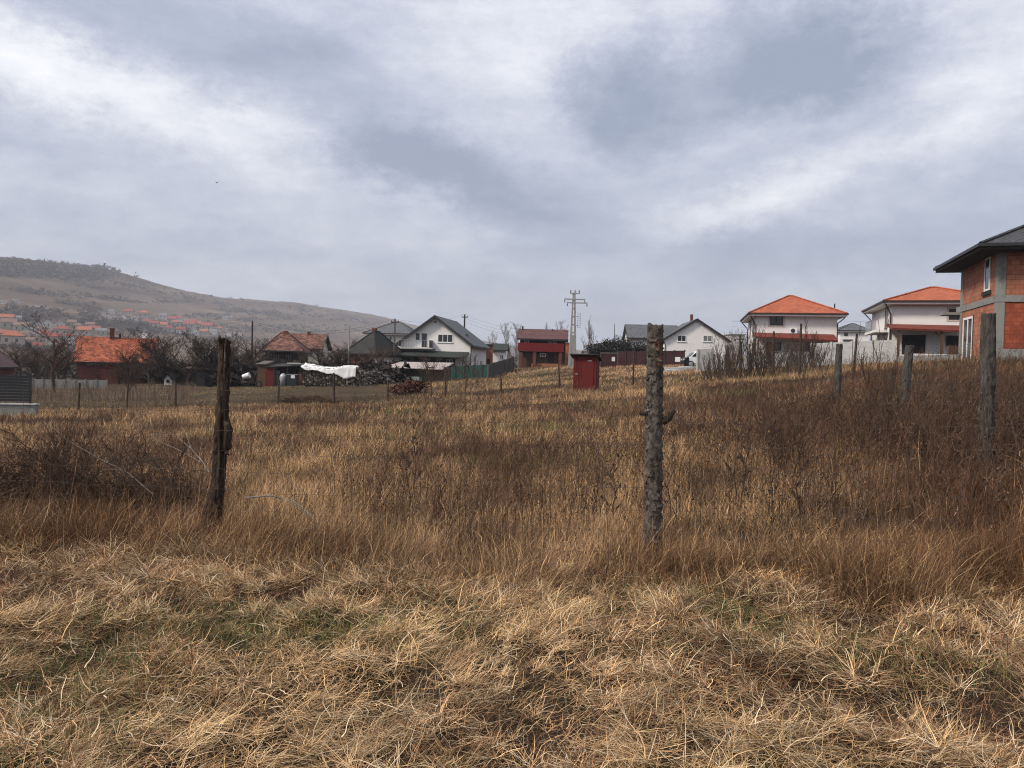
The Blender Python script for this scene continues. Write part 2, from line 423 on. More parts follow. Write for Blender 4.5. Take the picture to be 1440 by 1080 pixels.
for px, py, sx, sy, ro, amp in CLOUDS:
    r = ray(px, py); a0 = math.atan2(r[0], 1); e0 = math.atan2(r[2], math.hypot(r[0], 1))
    m = N(nt, 'ShaderNodeMapping', vector_type='TEXTURE'); m.inputs['Location'].default_value = (a0, e0, 0)
    m.inputs['Rotation'].default_value = (0, 0, R(-ro)); m.inputs['Scale'].default_value = (sx / F, sy / F, 1)
    nt.links.new(wu.outputs[0], m.inputs[0])
    dp = N(nt, 'ShaderNodeVectorMath', operation='DOT_PRODUCT'); nt.links.new(m.outputs[0], dp.inputs[0]); nt.links.new(m.outputs[0], dp.inputs[1])
    e = mth('EXPONENT', mth('MULTIPLY', mth('POWER', dp.outputs['Value'], 1.35), -.62))
    acc = mth('MULTIPLY', e, amp) if acc is None else mth('MULTIPLY_ADD', e, amp, acc)
f3 = mth('MULTIPLY_ADD', skynoise(6, 12, (1, 4.5, 1), .66, 4.4, rz=-.08), .34, -.17)
f3 = mth('MULTIPLY_ADD', skynoise(17, 10, (1, 1.7, 1), .68, 2.2, rz=.15), .30, mth('ADD', f3, -.15))
f1 = mth('MULTIPLY_ADD', skynoise(2.6, 9, (1, 2.2, 1), .6, 7.7), .34, -.17)
f2 = mth('MULTIPLY_ADD', skynoise(7, 14, (1, 2.0, 1), .77, 1.3, rz=.3), .58, -.29)
acc = mth('MULTIPLY', acc, .86)
lift = mth('MULTIPLY_ADD', mth('MAXIMUM', el, 0), .26, .42)
val = mth('ADD', mth('ADD', lift, acc), mth('ADD', mth('ADD', f1, f2), f3))
tone = ramp(nt, val, [(0, (.27, .31, .41)), (.30, (.39, .425, .53)), (.55, (.545, .57, .655)), (.80, (.77, .775, .825)), (1, (.92, .92, .94))])
b1 = N(nt, 'ShaderNodeBackground'); nt.links.new(sky.outputs[0], b1.inputs[0]); b1.inputs[1].default_value = .08
b2 = N(nt, 'ShaderNodeBackground'); nt.links.new(tone, b2.inputs[0]); b2.inputs[1].default_value = SKYS
mx = N(nt, 'ShaderNodeMixShader'); mx.inputs[0].default_value = .93
nt.links.new(b1.outputs[0], mx.inputs[1]); nt.links.new(b2.outputs[0], mx.inputs[2])
ow = N(nt, 'ShaderNodeOutputWorld'); nt.links.new(mx.outputs[0], ow.inputs[0])

SC.view_settings.view_transform = 'Standard'; SC.view_settings.look = 'None'; SC.view_settings.gamma = 1; SC.view_settings.exposure = EXPO
cy = SC.cycles
cy.use_denoising = DENOISE; cy.filter_width = 1.1; cy.denoising_prefilter = 'NONE'
try: cy.denoiser = 'OPENIMAGEDENOISE'
except Exception: pass
cy.max_bounces = 5; cy.diffuse_bounces = 1; cy.glossy_bounces = 2; cy.transmission_bounces = 2; cy.volume_bounces = 0; cy.transparent_max_bounces = 8
cy.caustics_reflective = False; cy.caustics_refractive = False

if HAZE:
    mb = MB(); mb.box(-4300, 4300, -4300, 4300, -60, 252); hz = mb.build('haze', None); hz['kind'] = 'stuff'; hz['label'] = 'pale grey winter haze over the valley and hillside'
    m = bpy.data.materials.new('thin_haze'); m.use_nodes = True; n2 = m.node_tree; n2.nodes.clear()
    pv = n2.nodes.new('ShaderNodeVolumePrincipled'); pv.inputs['Color'].default_value = (.86, .90, 1, 1); pv.inputs['Density'].default_value = HAZE
    pv.inputs['Anisotropy'].default_value = 0.15
    o2 = n2.nodes.new('ShaderNodeOutputMaterial'); n2.links.new(pv.outputs[0], o2.inputs['Volume']); hz.data.materials.append(m)

# ------------------------------------------------------------------ ground and hills
def polar(ds, az):
    A, D = np.meshgrid(az, ds); return D * np.sin(A), D * np.cos(A)
az_f = np.linspace(R(-46), R(46), 430); az_b = np.linspace(R(46), R(314), 120)[1:-1]
AZ = np.concatenate([az_f, az_b])
def sheet(name, ds, m):
    X, Y = polar(ds, AZ); Z = gz(X, Y); n = len(AZ); k = len(ds)
    V = np.stack([X, Y, Z], -1).reshape(-1, 3)
    i = np.arange(k - 1)[:, None] * n; j = np.arange(n)[None]; j2 = (j + 1) % n
    Q = np.stack([i + j, i + n + j, i + n + j2, i + j2], -1).reshape(-1, 4)[:, ::-1]
    Q = Q.copy()
    if ds[0] < 1:
        pass
    me = npmesh(name, V, Q); o = link(name, me, m, smooth=True); o['kind'] = 'structure'; return o

gm, nt_, b_ = _new('dead_grass_soil')
v = coords(nt_, (1, 1, 1)); n = noise(nt_, v, .22, 8, .65)
n2_ = noise(nt_, v, 9, 5, .7)
mxn = N(nt_, 'ShaderNodeMix', data_type='FLOAT'); mxn.inputs[0].default_value = .5
nt_.links.new(n, mxn.inputs[2]); nt_.links.new(n2_, mxn.inputs[3])
nt_.links.new(ramp(nt_, mxn.outputs[0], [(.3, (.022, .015, .010)), (.5, (.055, .038, .024)), (.7, (.12, .085, .05))]), b_.inputs['Base Color'])
b_.inputs['Roughness'].default_value = .95; b_.inputs['Specular IOR Level'].default_value = .1
bump(nt_, b_, noise(nt_, v, 25, 6, .7), .9, .05)

hm, nt_, b_ = _new('hill_pasture')
t_ = N(nt_, 'ShaderNodeTexCoord'); o_ = t_.outputs['Object']
mp = N(nt_, 'ShaderNodeMapping'); mp.inputs['Scale'].default_value = (.0045, .0045, .045); nt_.links.new(o_, mp.inputs[0])
na = noise(nt_, mp.outputs[0], 1.0, 7, .62)
mp2 = N(nt_, 'ShaderNodeMapping'); mp2.inputs['Scale'].default_value = (.011, .011, .10); mp2.inputs['Location'].default_value = (7, 3, 1); nt_.links.new(o_, mp2.inputs[0])
nb = noise(nt_, mp2.outputs[0], 1.0, 7, .66)
c1 = ramp(nt_, na, [(.35, (.065, .044, .031)), (.5, (.115, .082, .058)), (.66, (.175, .13, .094))])
c2 = ramp(nt_, nb, [(.54, (1, 1, 1)), (.66, (.42, .40, .40))])
mm = N(nt_, 'ShaderNodeMix', data_type='RGBA', blend_type='MULTIPLY'); mm.inputs[0].default_value = 1
nt_.links.new(c1, mm.inputs[6]); nt_.links.new(c2, mm.inputs[7]); nt_.links.new(mm.outputs[2], b_.inputs['Base Color'])
b_.inputs['Roughness'].default_value = .95; b_.inputs['Specular IOR Level'].default_value = .05

dn = np.concatenate([[.02], np.linspace(.4, 2.2, 10)[:-1], np.geomspace(2.2, 12, 130)[:-1], np.geomspace(12, 145, 120)])
sheet('ground', dn, gm)
sheet('hills', np.concatenate([[145], np.geomspace(150, 4000, 210)]), hm)

# ------------------------------------------------------------------ grass
STRAW = np.array([.64, .43, .215]); PALE = np.array([.87, .69, .45]); TAN = np.array([.32, .18, .088]); BROWN = np.array([.085, .042, .021])
RUST = np.array([.135, .064, .028]); DARK = np.array([.06, .038, .026]); LILAC = np.array([.15, .098, .070]); GREEN = np.array([.075, .10, .028])
def cap(C, m=.86): return C * np.minimum(1, m / C.max(1))[:, None]
def mixc(a, b, t): return a + (b - a) * np.asarray(t)[:, None]

def ribbons(P, L, W, A, th0, bend, C, nseg=4, wob=.35, floor=True, side=None, tipc=None):
    """N bent blades: root, length, width, heading, first tilt, bend over the length, colour"""
    n = len(P); V = np.empty((n, nseg + 1, 2, 3)); p = P.copy(); a = A.copy()
    sa = A + np.pi / 2 + RNG.normal(0, .5, n) if side is None else side
    sv = np.stack([np.cos(sa), np.sin(sa), np.zeros(n)], 1)
    z0 = P[:, 2]
    for k in range(nseg + 1):
        t = k / nseg; wd = W * (1 - .85 * t ** 1.7) * .5
        V[:, k, 0] = p - sv * wd[:, None]; V[:, k, 1] = p + sv * wd[:, None]
        th = th0 + bend * t
        a = a + RNG.normal(0, wob, n)
        st = L / nseg
        p = p + np.stack([np.sin(th) * np.cos(a) * st, np.sin(th) * np.sin(a) * st, np.cos(th) * st], 1)
        if floor: p[:, 2] = np.maximum(p[:, 2], z0 - .03 + .02 * t)
    i = (np.arange(n) * (nseg + 1) * 2)[:, None] + (np.arange(nseg) * 2)[None]
    Q = np.stack([i, i + 1, i + 3, i + 2], -1).reshape(-1, 4)
    CC = np.repeat(C[:, None], (nseg + 1) * 2, 1)
    return V.reshape(-1, 3), Q, CC.reshape(-1, 3)
def join(parts):
    V, Q, C, o = [], [], [], 0
    for v, q, c in parts: V.append(v); Q.append(q + o); C.append(c); o += len(v)
    return np.concatenate(V), np.concatenate(Q), np.concatenate(C)
def stuff(name, label, parts, m='plant'):
    o = link(name, npmesh(name, *join(parts)), m, smooth=False); o['kind'] = 'stuff'; o['label'] = label; return o
def wedge(n, d0, d1, power=1.0, half=.76, pad=1.3):
    """random points in front of the camera between two distances, even on the ground when power is 2"""
    u = RNG.random(n); d = (d0 ** power + u * (d1 ** power - d0 ** power)) ** (1 / power)
    return (RNG.random(n) * 2 - 1) * (half * d + pad), d
def ground_pts(x, y): return np.stack([x, y, gz(x, y) - .01], 1)

def near_line(x):   # y of the fence line with the tall strip along it
    return 5.95 - .16 * x

def straw(n, t, sg=.30):
    """dry blade colours, brown to pale"""
    t = np.clip(t, 0, 1)
    return mixc(mixc(BROWN, TAN, np.clip(t * 2, 0, 1)), STRAW, np.clip(t * 2 - 1, 0, 1)) * np.exp(RNG.normal(0, sg, n))[:, None]
def sward():
    parts = []
    # collapsed tussocks: blades thrown outwards and flattened
    n = 3500; tx, ty = wedge(n, 2.1, 6.4, 2)
    hm_ = fbm(tx * 2.7, ty * 2.7, 3, 3); keep = (ty < near_line(tx) - .1) & (RNG.random(n) < np.clip((hm_ - .31) * 5, .24, 1)); tx, ty = tx[keep], ty[keep]; n = len(tx)
    per = 64
    hue = fbm(tx * 1.0, ty * 1.0, 21); flow = (fbm(tx * .8, ty * .8, 33, 3) - .5) * 3.4 + np.pi * (vn(tx * .7 + 5, ty * .7, 35) > .5)
    size = np.clip(RNG.gamma(4, .034, n), .06, .30); lay = np.clip(RNG.normal(.62, .25, n), .1, 1)
    r = np.abs(RNG.normal(0, .5, (n, per))); a = RNG.random((n, per)) * 2 * np.pi
    x = (tx[:, None] + np.cos(a) * r * size[:, None] * .7).ravel(); y = (ty[:, None] + np.sin(a) * r * size[:, None] * .7).ravel()
    P = ground_pts(x, y); P[:, 2] += (np.maximum(0, .07 - .07 * r) * (size / .2)[:, None]).ravel()
    k = np.repeat(np.arange(n), per); m = len(k)
    fm = RNG.random(m) < lay[k]
    A = np.where(fm, flow[k] + RNG.normal(0, .6, m), a.ravel() + RNG.normal(0, .6, m))
    L = size[k] * (.38 + .45 * RNG.random(m)) + .04
    clump = np.exp(RNG.normal(0, .34, n))
    arch = RNG.random(m) < .13
    th0 = np.where(arch, np.abs(RNG.normal(.55, .35, m)), RNG.normal(1.34, .20, m)); bend = np.where(arch, RNG.normal(1.3, .6, m), RNG.normal(.15, .5, m))
    C = straw(m, hue[k] * 1.9 - .36 + RNG.normal(0, .34, m), .36)
    pl = RNG.random(m) < .20; C[pl] = PALE * RNG.uniform(.7, 1.1, pl.sum())[:, None]
    C = cap(C * clump[k][:, None])
    parts.append(ribbons(P, L, RNG.uniform(.0020, .0048, m) * (y / 3.6) ** .6, A, th0, bend, C, 5, .30))
    # flat litter, strand over strand; gap shade is put into its darker colour
    n = 160000; x, y = wedge(n, 2.1, 6.6, 2); hm_ = fbm(x * 2.7, y * 2.7, 3, 3); k = RNG.random(n) < np.clip((hm_ - .30) * 5, .55, 1); x, y = x[k], y[k]; n = len(x); P = ground_pts(x, y); P[:, 2] += RNG.random(n) ** 2 * .07
    hue = fbm(x * 1.3, y * 1.3, 44); C = straw(n, hue * 1.8 - .62 + RNG.normal(0, .32, n), .42) * np.exp((fbm(x * 5, y * 5, 46, 2) - .5) * 2.2)[:, None]
    fl = (fbm(x * .8, y * .8, 33, 3) - .5) * 3.4
    A = np.where(RNG.random(n) < .6, fl + RNG.normal(0, .6, n), RNG.random(n) * 7)
    parts.append(ribbons(P, RNG.uniform(.04, .16, n), RNG.uniform(.0018, .0042, n) * (y / 3.6) ** .6, A, RNG.normal(1.25, .3, n), RNG.normal(.2, .5, n), C, 4, .38))
    # short green blades low down
    n = 60000; x, y = wedge(n, 2.1, 5.4, 2); g = fbm(x * .9 + 4, y * .9, 61, 3) + .10 * (3.9 - y) - .10 * (fbm(x * 2.7, y * 2.7, 3, 3) - .45)
    k = RNG.random(n) < np.clip((g - .53) * 5, 0.02, .9); x, y = x[k], y[k]; n = len(x)
    P = ground_pts(x, y); P[:, 2] += .02
    C = mixc(GREEN, np.array([.17, .17, .06]), RNG.random(n)) * RNG.uniform(.7, 1.3, n)[:, None]
    parts.append(ribbons(P, RNG.uniform(.05, .13, n), RNG.uniform(.002, .004, n), RNG.random(n) * 7, np.abs(RNG.normal(.35, .3, n)), np.abs(RNG.normal(.5, .4, n)), C, 3, .15))
    # broad pale dry leaves and straws lying about
    n = 1500; x, y = wedge(n, 2.3, 9, 1.6); P = ground_pts(x, y); P[:, 2] += RNG.uniform(.03, .12, n)
    C = PALE * RNG.uniform(.85, 1.2, n)[:, None]
    parts.append(ribbons(P, RNG.uniform(.05, .17, n), RNG.uniform(.003, .006, n), RNG.normal(0, .7, n) + np.pi * (RNG.random(n) < .5), RNG.normal(1.3, .3, n), RNG.normal(.3, .6, n), C, 5, .35))
    # upright stems with nodding tips
    n = 700; x, y = wedge(n, 2.4, 6.2, 2); P = ground_pts(x, y)
    parts.append(ribbons(P, RNG.uniform(.18, .42, n), RNG.uniform(.0018, .0032, n), RNG.random(n) * 7, np.abs(RNG.normal(.3, .25, n)), RNG.normal(.5, .5, n), straw(n, RNG.normal(.7, .25, n)), 5, .2))
    stuff('matted_grass', 'matted pale dead grass across the foreground', parts)

    parts = []
    # tall rusty strip along the wire fence
    n = 95000; x = RNG.uniform(-6.6, 6.4, n)
    lo = np.abs(RNG.normal(0, .30, n)) * np.where(RNG.random(n) < .5, -1, 1.7)
    y = near_line(x) + lo + .35 * (vn(x * .8, x * 0, 71) - .5)
    dens = fbm(x * 1.6, y * 1.6, 72, 3); k = RNG.random(n) < np.clip(dens * 4.2 - 1.4, .03, 1); x, y, lo = x[k], y[k], lo[k]; n = len(x)
    P = ground_pts(x, y); rus = np.clip(fbm(x * .8 + 9, y * .8, 73, 3) * 2.6 - 1.15 + .65 * np.exp(-((x - 2.6) / 1.3) ** 2) + .25 * np.exp(-((x + 1.2) / .9) ** 2) - .5 * np.exp(-((x - .2) / .7) ** 2), 0, 1)
    C = mixc(mixc(straw(n, RNG.normal(.34, .30, n), .2), LILAC, RNG.random(n) * .6), RUST * 1.1, rus * .7) * np.exp(RNG.normal(-.12, .36, n))[:, None]
    pl = RNG.random(n) < .07; C[pl] = STRAW * RNG.uniform(.8, 1.2, pl.sum())[:, None]
    hh = .24 + .24 * fbm(x * 1.3, y * 1.3, 74, 3)
    fl = fbm(x * .8, y * .8, 75, 2) * 4 * np.pi
    parts.append(ribbons(P, hh * RNG.uniform(.5, 1.35, n), RNG.uniform(.0020, .0052, n), np.where(RNG.random(n) < .5, fl, RNG.random(n) * 7), np.abs(RNG.normal(.32, .26, n)), RNG.normal(.95, .65, n), C, 5, .28))
    stuff('fence_line_grass', 'tall rusty brown dead grass along the wire fence', parts)

    parts = []
    # the field behind the fence
    for d0, d1, n, w0, w1, h0, ns in ((5.6, 12, 125000, .0032, .0070, .26, 4), (12, 24, 115000, .006, .013, .27, 3), (24, 48, 120000, .012, .024, .28, 2), (48, 112, 150000, .018, .040, .26, 2)):
        x, y = wedge(n, d0, d1, 1.7)
        k = y > near_line(x) + .15; x, y = x[k], y[k]; n = len(x)
        s1 = fbm(x * .16, y * .30, 81, 4); s2 = fbm(x * .9, y * .9, 82, 3)
        right = np.clip((x / y - .32) * 5 + (fbm(x * .3, y * .3, 84, 3) - .5) * 2.5, 0, 1) * np.clip((40 - y) / 10, 0, 1)
        left = np.clip((-.33 - x / y) * 6, 0, 1) * np.clip((11 - y) / 2, 0, 1)
        band = np.clip((y - 12) / 6, 0, 1) * np.clip((48 - y) / 6, 0, 1)
        pale = np.clip(s1 * 2.6 - .60 + (s2 - .5) * 2.4 - .34 * band + .35 * np.exp(-((y - 8.5) / 2.2) ** 2) - .9 * right - .7 * left, 0, 1)
        C = mixc(mixc(BROWN, LILAC, RNG.random(n) * .8), STRAW * .92, pale * np.clip(RNG.normal(.68, .34, n), 0, 1)) * np.exp(RNG.normal(-.14, .42, n))[:, None]
        mown = np.clip((y - 46) / 6, 0, 1) * np.clip((-.10 - x / y) * 12, 0, 1)
        C = mixc(C, BROWN * 1.2, np.clip(right + left, 0, 1) * np.clip(s2 * 3 - .8, .15, .9) * (RNG.random(n) < .85))
        C = mixc(C, np.array([.24, .19, .085]) * .95, mown * (RNG.random(n) < .85))
        gr = (RNG.random(n) < np.clip(fbm(x * .25 + 3, y * .5, 87, 3) * 6 - 3.9, 0, .5)); C[gr] = GREEN * RNG.uniform(.8, 1.4, gr.sum())[:, None]
        cl = fbm(x * 24 / d1, y * 24 / d1, 88, 3) if d0 > 20 else fbm(x * 3.2, y * 2.4, 88, 3)
        C = cap(C * np.exp((cl - .5) * 2.5 + .06)[:, None] * np.array([1.02, .97, .97]), .75)
        kp = RNG.random(n) < np.clip((cl - .28) * 5, .12, 1) if d0 < 40 else np.ones(n, bool)
        x, y, C, s2, right, mown = x[kp], y[kp], C[kp], s2[kp], right[kp], mown[kp]; n = len(x)
        P = ground_pts(x, y)
        L = (h0 * (.55 + .9 * s2) * RNG.uniform(.5, 1.2, n) + .14 * right * RNG.random(n)) * (1 - .72 * mown)
        parts.append(ribbons(P, L, RNG.uniform(w0, w1, n), RNG.random(n) * 7, np.abs(RNG.normal(.35, .28, n)), np.abs(RNG.normal(.75, .5, n)), C, ns, .25, side=np.where(RNG.random(n) < .7, RNG.normal(0, .4, n), RNG.random(n) * 7)))
    stuff('field_grass', 'tan and brown dead grass covering the fallow field', parts)

def weeds():
    """thin dead stalks with side shoots and seed specks, thousands of them"""
    parts = []
    for d0, d1, n, w in ((6.0, 13, 5200, .0054), (13, 26, 3600, .0076), (26, 52, 2600, .012)):
        x, y = wedge(n, d0, d1, 1.6)
        right = np.clip((x / y - .26) * 4, 0, 1); left = np.clip((-.33 - x / y) * 6, 0, 1) * (y < 11)
        k = (RNG.random(n) < np.clip(fbm(x * .3, y * .3, 91, 3) * 2.4 - .75 + .8 * right + .6 * left, .08, 1)) & (y > near_line(x) + .2)
        x, y, right = x[k], y[k], right[k]; n = len(x)
        P = ground_pts(x, y); L = RNG.uniform(.35, .75, n) * (1 + .45 * right); A = RNG.random(n) * 7
        C = mixc(DARK * .7, np.array([.16, .085, .05]), RNG.random(n) ** 1.2) * np.exp(RNG.normal(0, .25, n))[:, None]
        th = np.abs(RNG.normal(.10, .10, n)); sd = RNG.normal(0, .4, n)
        parts.append(ribbons(P, L, np.full(n, w), A, th, RNG.normal(.08, .12, n), C, 3, .1, side=sd))
        for q in range(5):
            t = RNG.uniform(.35, .95, n)
            B = P + np.stack([np.sin(th) * np.cos(A), np.sin(th) * np.sin(A), np.cos(th)], 1) * (L * t)[:, None]
            A2 = RNG.random(n) * 7; L2 = L * RNG.uniform(.10, .32, n)
            parts.append(ribbons(B, L2, np.full(n, w * .7), A2, RNG.uniform(.4, 1.1, n), RNG.normal(-.4, .3, n), C, 2, .2, floor=False, side=RNG.normal(0, .6, n)))
            E = B + np.stack([np.cos(A2), np.sin(A2), np.full(n, .9)], 1) * (L2 * .62)[:, None]
            parts.append(ribbons(E, np.full(n, w * 4), np.full(n, w * 3.2), A2, RNG.uniform(0, 1.5, n), np.zeros(n), C * .9, 1, 0, floor=False))
    stuff('weed_stalks', 'thin dark dead weed stalks scattered over the field', parts)
def tangle():
    """fine dead twigs and curled leaves knotted into the thickets"""
    parts = []
    n = 60000; x, y = wedge(n, 6.4, 19, 1.5, .82, .6); pch = fbm(x * 1.1 + 3, y * .9, 96, 3)
    q = x / y; w = fbm(x * .45, y * .45, 95, 3)
    right = (q > .30 + .012 * (y - 6.6) * -1 + (w - .5) * .22) & (y < 18)
    left = (q < -.37 + (w - .5) * .14) & (y < 9.2)
    k = (right | left) & (y > near_line(x) + .35) & (RNG.random(n) < np.clip(pch * 8 - 3.7, .02, 1) * np.where(x < 0, .6, 1)); x, y = x[k], y[k]; n = len(x)
    P = ground_pts(x, y); P[:, 2] += RNG.random(n) ** 1.3 * np.where(q[k] < 0, .62, .5)
    C = mixc(np.array([.03, .018, .013]), np.array([.13, .075, .048]), RNG.random(n) ** 1.5) * np.exp(RNG.normal(0, .3, n))[:, None]
    pl = RNG.random(n) < .06; C[pl] = TAN * 1.2
    s = (y / 8) ** .8
    parts.append(ribbons(P, RNG.uniform(.12, .5, n), .0066 * s * RNG.uniform(.4, 1.5, n), RNG.random(n) * 7, RNG.uniform(.1, 1.5, n), RNG.normal(.4, .6, n), C, 4, .35))
    P2 = P + RNG.normal(0, .12, (n, 3)); P2[:, 2] = np.maximum(P2[:, 2], P[:, 2] + .05); L = RNG.uniform(.012, .03, n) * s
    parts.append(ribbons(P2, L, L * .8, RNG.random(n) * 7, RNG.uniform(0, 3, n), RNG.normal(0, 1, n), C * .85, 2, .3, floor=False))
    stuff('bramble_tangle', 'tangle of fine dead twigs and curled leaves in the brown thickets', parts)
    parts = []
    n = 2600; px = RNG.uniform(-20, 285, n); d = RNG.uniform(58, 74, n)
    x = (px - 730) / F * d; y = d; k = RNG.random(n) < np.clip(fbm(x * .25, y * .25, 97, 3) * 3 - .9, .05, 1); x, y = x[k], y[k]; n = len(x)
    C = mixc(np.array([.09, .06, .045]), np.array([.22, .155, .105]), RNG.random(n))
    parts.append(ribbons(ground_pts(x, y), RNG.uniform(.5, 1.15, n), RNG.uniform(.02, .04, n), RNG.random(n) * 7, np.abs(RNG.normal(.15, .12, n)), RNG.normal(.3, .3, n), C, 2, .2, side=RNG.normal(0, .4, n)))
    stuff('tall_weeds', 'strip of tall brown weeds before the low pale wall', parts)
sward(); weeds(); tangle()
# ------------------------------------------------------------------ bare trees, bushes
def twigs(v, f, pts, r0, r1, n):
    """tapered tube appended to plain lists"""
    b = len(v); k = len(pts); ref = None
    for i in range(k):
        p = pts[i]; t = pts[min(i + 1, k - 1)] - pts[max(i - 1, 0)]
        if t.length < 1e-9: t = Vector((0, 0, 1))
        t.normalize()
        u = t.cross(Vector((.3, .9, .2)) if abs(t.z) > .8 else Vector((0, 0, 1))).normalized(); q = t.cross(u)
        r = r0 + (r1 - r0) * i / (k - 1)
        for j in range(n):
            a = 2 * math.pi * j / n; v.append(tuple(p + (u * math.cos(a) + q * math.sin(a)) * r))
    for i in range(k - 1):
        for j in range(n):
            f.append((b + i * n + j, b + i * n + (j + 1) % n, b + (i + 1) * n + (j + 1) % n, b + (i + 1) * n + j))

def grow(rnd, h, trunk=.25, r=.12, kids=(7, 7, 6), lens=(.55, .5, .45), up=.45, spread=1.0, stems=1, tw=.010, wob=.12, droop=0):
    tv, tf, cv, cf = [], [], [], []
    def rec(p, d, L, rad, lev):
        k = 5 if lev < 2 else 4
        pts = [p.copy()]; q = p.copy(); dd = d.copy()
        for i in range(k):
            dd = (dd + Vector((rnd.gauss(0, wob), rnd.gauss(0, wob), rnd.gauss(0, wob) + up * .10 - droop * .1 * lev))).normalized()
            q = q + dd * (L / k); pts.append(q.copy())
        big = lev <= 1
        e = max(tw * .5, rad * (.35 if lev == 0 else .3))
        twigs(tv if big else cv, tf if big else cf, pts, max(rad, tw * .6), e, 7 if lev == 0 else (5 if big else 3))
        if lev >= len(kids): return
        for j in range(kids[lev]):
            t = (trunk if lev == 0 else .18) + (1 - (trunk if lev == 0 else .18)) * (j + rnd.random()) / kids[lev]
            t = min(t, .985); x = t * k; i = min(int(x), k - 1); s = pts[i].lerp(pts[i + 1], x - i)
            a = rnd.random() * 6.283; base = (pts[i + 1] - pts[i]).normalized()
            side = Vector((math.cos(a), math.sin(a), rnd.uniform(-.1, .5)))
            nd = (base * rnd.uniform(.35, .8) + side * spread * rnd.uniform(.7, 1.1) + Vector((0, 0, up * .6))).normalized()
            rec(s, nd, L * lens[lev] * rnd.uniform(.6, 1.2) * (1.15 - .45 * t), rad * (1 - .65 * t) * .62, lev + 1)
    for sidx in range(stems):
        a = rnd.random() * 6.283; o = 0 if stems == 1 else .12 * h * .3
        d0 = Vector((rnd.gauss(0, .06), rnd.gauss(0, .06), 1)) if stems == 1 else Vector((math.cos(a) * .35, math.sin(a) * .35, 1))
        rec(Vector((math.cos(a) * o, math.sin(a) * o, -.15)), d0.normalized(), h * (.9 if stems == 1 else rnd.uniform(.7, 1)), r, 0)
    return (tv, tf), (cv, cf)
def pm(name, vf):
    me = bpy.data.meshes.new(name); me.from_pydata(vf[0], [], vf[1]); me.update(); return me

M['bark_dark'] = nm('dark_wet_bark', (.030, .022, .017), (.07, .052, .040), 4, .95, .2)
M['bark_brown'] = nm('brown_bark', (.045, .026, .016), (.10, .06, .038), 4, .95, .2)
M['bark_red'] = nm('reddish_bark', (.05, .023, .018), (.09, .045, .036), 4, .95, .2)
M['bark_grey'] = nm('pale_grey_bark', (.14, .125, .115), (.24, .215, .20), 4, .95, .2)
KINDS = {
    'spread': (dict(h=5.2, trunk=.28, r=.15, kids=(11, 9, 9), lens=(.72, .5, .45), up=.3, spread=1.2, tw=.017), 'bark_red'),
    'round': (dict(h=6, trunk=.16, r=.15, kids=(13, 9, 8), lens=(.6, .5, .5), up=.5, spread=1.0, tw=.017), 'bark_dark'),
    'dense': (dict(h=6, trunk=.12, r=.12, kids=(13, 9, 8), lens=(.6, .5, .5), up=.6, spread=.9, stems=2, tw=.018), 'bark_dark'),
    'small': (dict(h=3.3, trunk=.35, r=.06, kids=(9, 7, 5), lens=(.6, .5, .45), up=.4, spread=1.0, tw=.012), 'bark_brown'),
    'pale': (dict(h=9, trunk=.25, r=.13, kids=(14, 8, 6), lens=(.36, .5, .5), up=.9, spread=.75, tw=.018), 'bark_grey'),
    'tall': (dict(h=9, trunk=.2, r=.12, kids=(16, 7, 4), lens=(.28, .5, .5), up=1.2, spread=.55, tw=.016), 'bark_grey'),
    'sapling': (dict(h=3, trunk=.12, r=.022, kids=(10, 5), lens=(.36, .45), up=1.0, spread=.55, stems=2, tw=.013), 'bark_dark'),
    'sapling2': (dict(h=2.7, trunk=.1, r=.02, kids=(9, 5), lens=(.4, .45), up=.9, spread=.6, stems=3, tw=.013), 'bark_brown'),
    'scrub': (dict(h=1.7, trunk=.08, r=.015, kids=(9, 6), lens=(.55, .5), up=.5, spread=.9, stems=5, tw=.009, wob=.2), 'bark_brown'),
    'scrub2': (dict(h=1.3, trunk=.05, r=.012, kids=(8, 7), lens=(.6, .55), up=.3, spread=1.1, stems=6, tw=.008, wob=.25), 'bark_brown'),
}
PROTO = {}
def tree(kind, px, d, h, label, group=None, rz=None, name='bare_tree', cat='tree', wide=1.0):
    p = gp(px, d); spec, bark = KINDS[kind]; s = h / spec['h']
    rz = random.random() * 6.283 if rz is None else rz
    vk = (kind, random.randrange(2))
    if vk not in PROTO:
        t, c = grow(random.Random(hash(kind) % 7 if False else sum(map(ord, kind)) + vk[1] * 31), **spec)
        PROTO[vk] = (pm('trunk', t), pm('crown', c))
        for me in PROTO[vk]: me.materials.append(M[bark])
    e = thing(name, label, cat, p, rz, group); e.scale = (s * wide, s * wide, s)
    link('trunk', PROTO[vk][0], None, e); link('crown', PROTO[vk][1], None, e)
    return e

def leafmass(n, rx, ry, rz, size, rnd, clumps=26):
    v, f = [], []
    cs = [(Vector((rnd.gauss(0, .45) * rx, rnd.gauss(0, .45) * ry, rz * (rnd.uniform(.15, 1.75)))), rnd.uniform(.25, .5)) for _ in range(clumps)]
    for i in range(n):
        c, r = rnd.choice(cs)
        p = c + Vector((rnd.gauss(0, .5) * r * rx, rnd.gauss(0, .5) * r * ry, rnd.gauss(0, .5) * r * rz))
        if p.z < .02: continue
        a = Vector((rnd.gauss(0, 1), rnd.gauss(0, 1), rnd.gauss(0, 1))).normalized(); b = a.orthogonal().normalized()
        s = size * rnd.uniform(.5, 1.3); k = len(v)
        v += [tuple(p - a * s), tuple(p + b * s * .5), tuple(p + a * s), tuple(p - b * s * .5)]; f.append((k, k + 1, k + 2, k + 3))
    return v, f
M['evergreen'] = nm('dark_evergreen', (.010, .010, .008), (.028, .026, .019), 3, .8, 0)
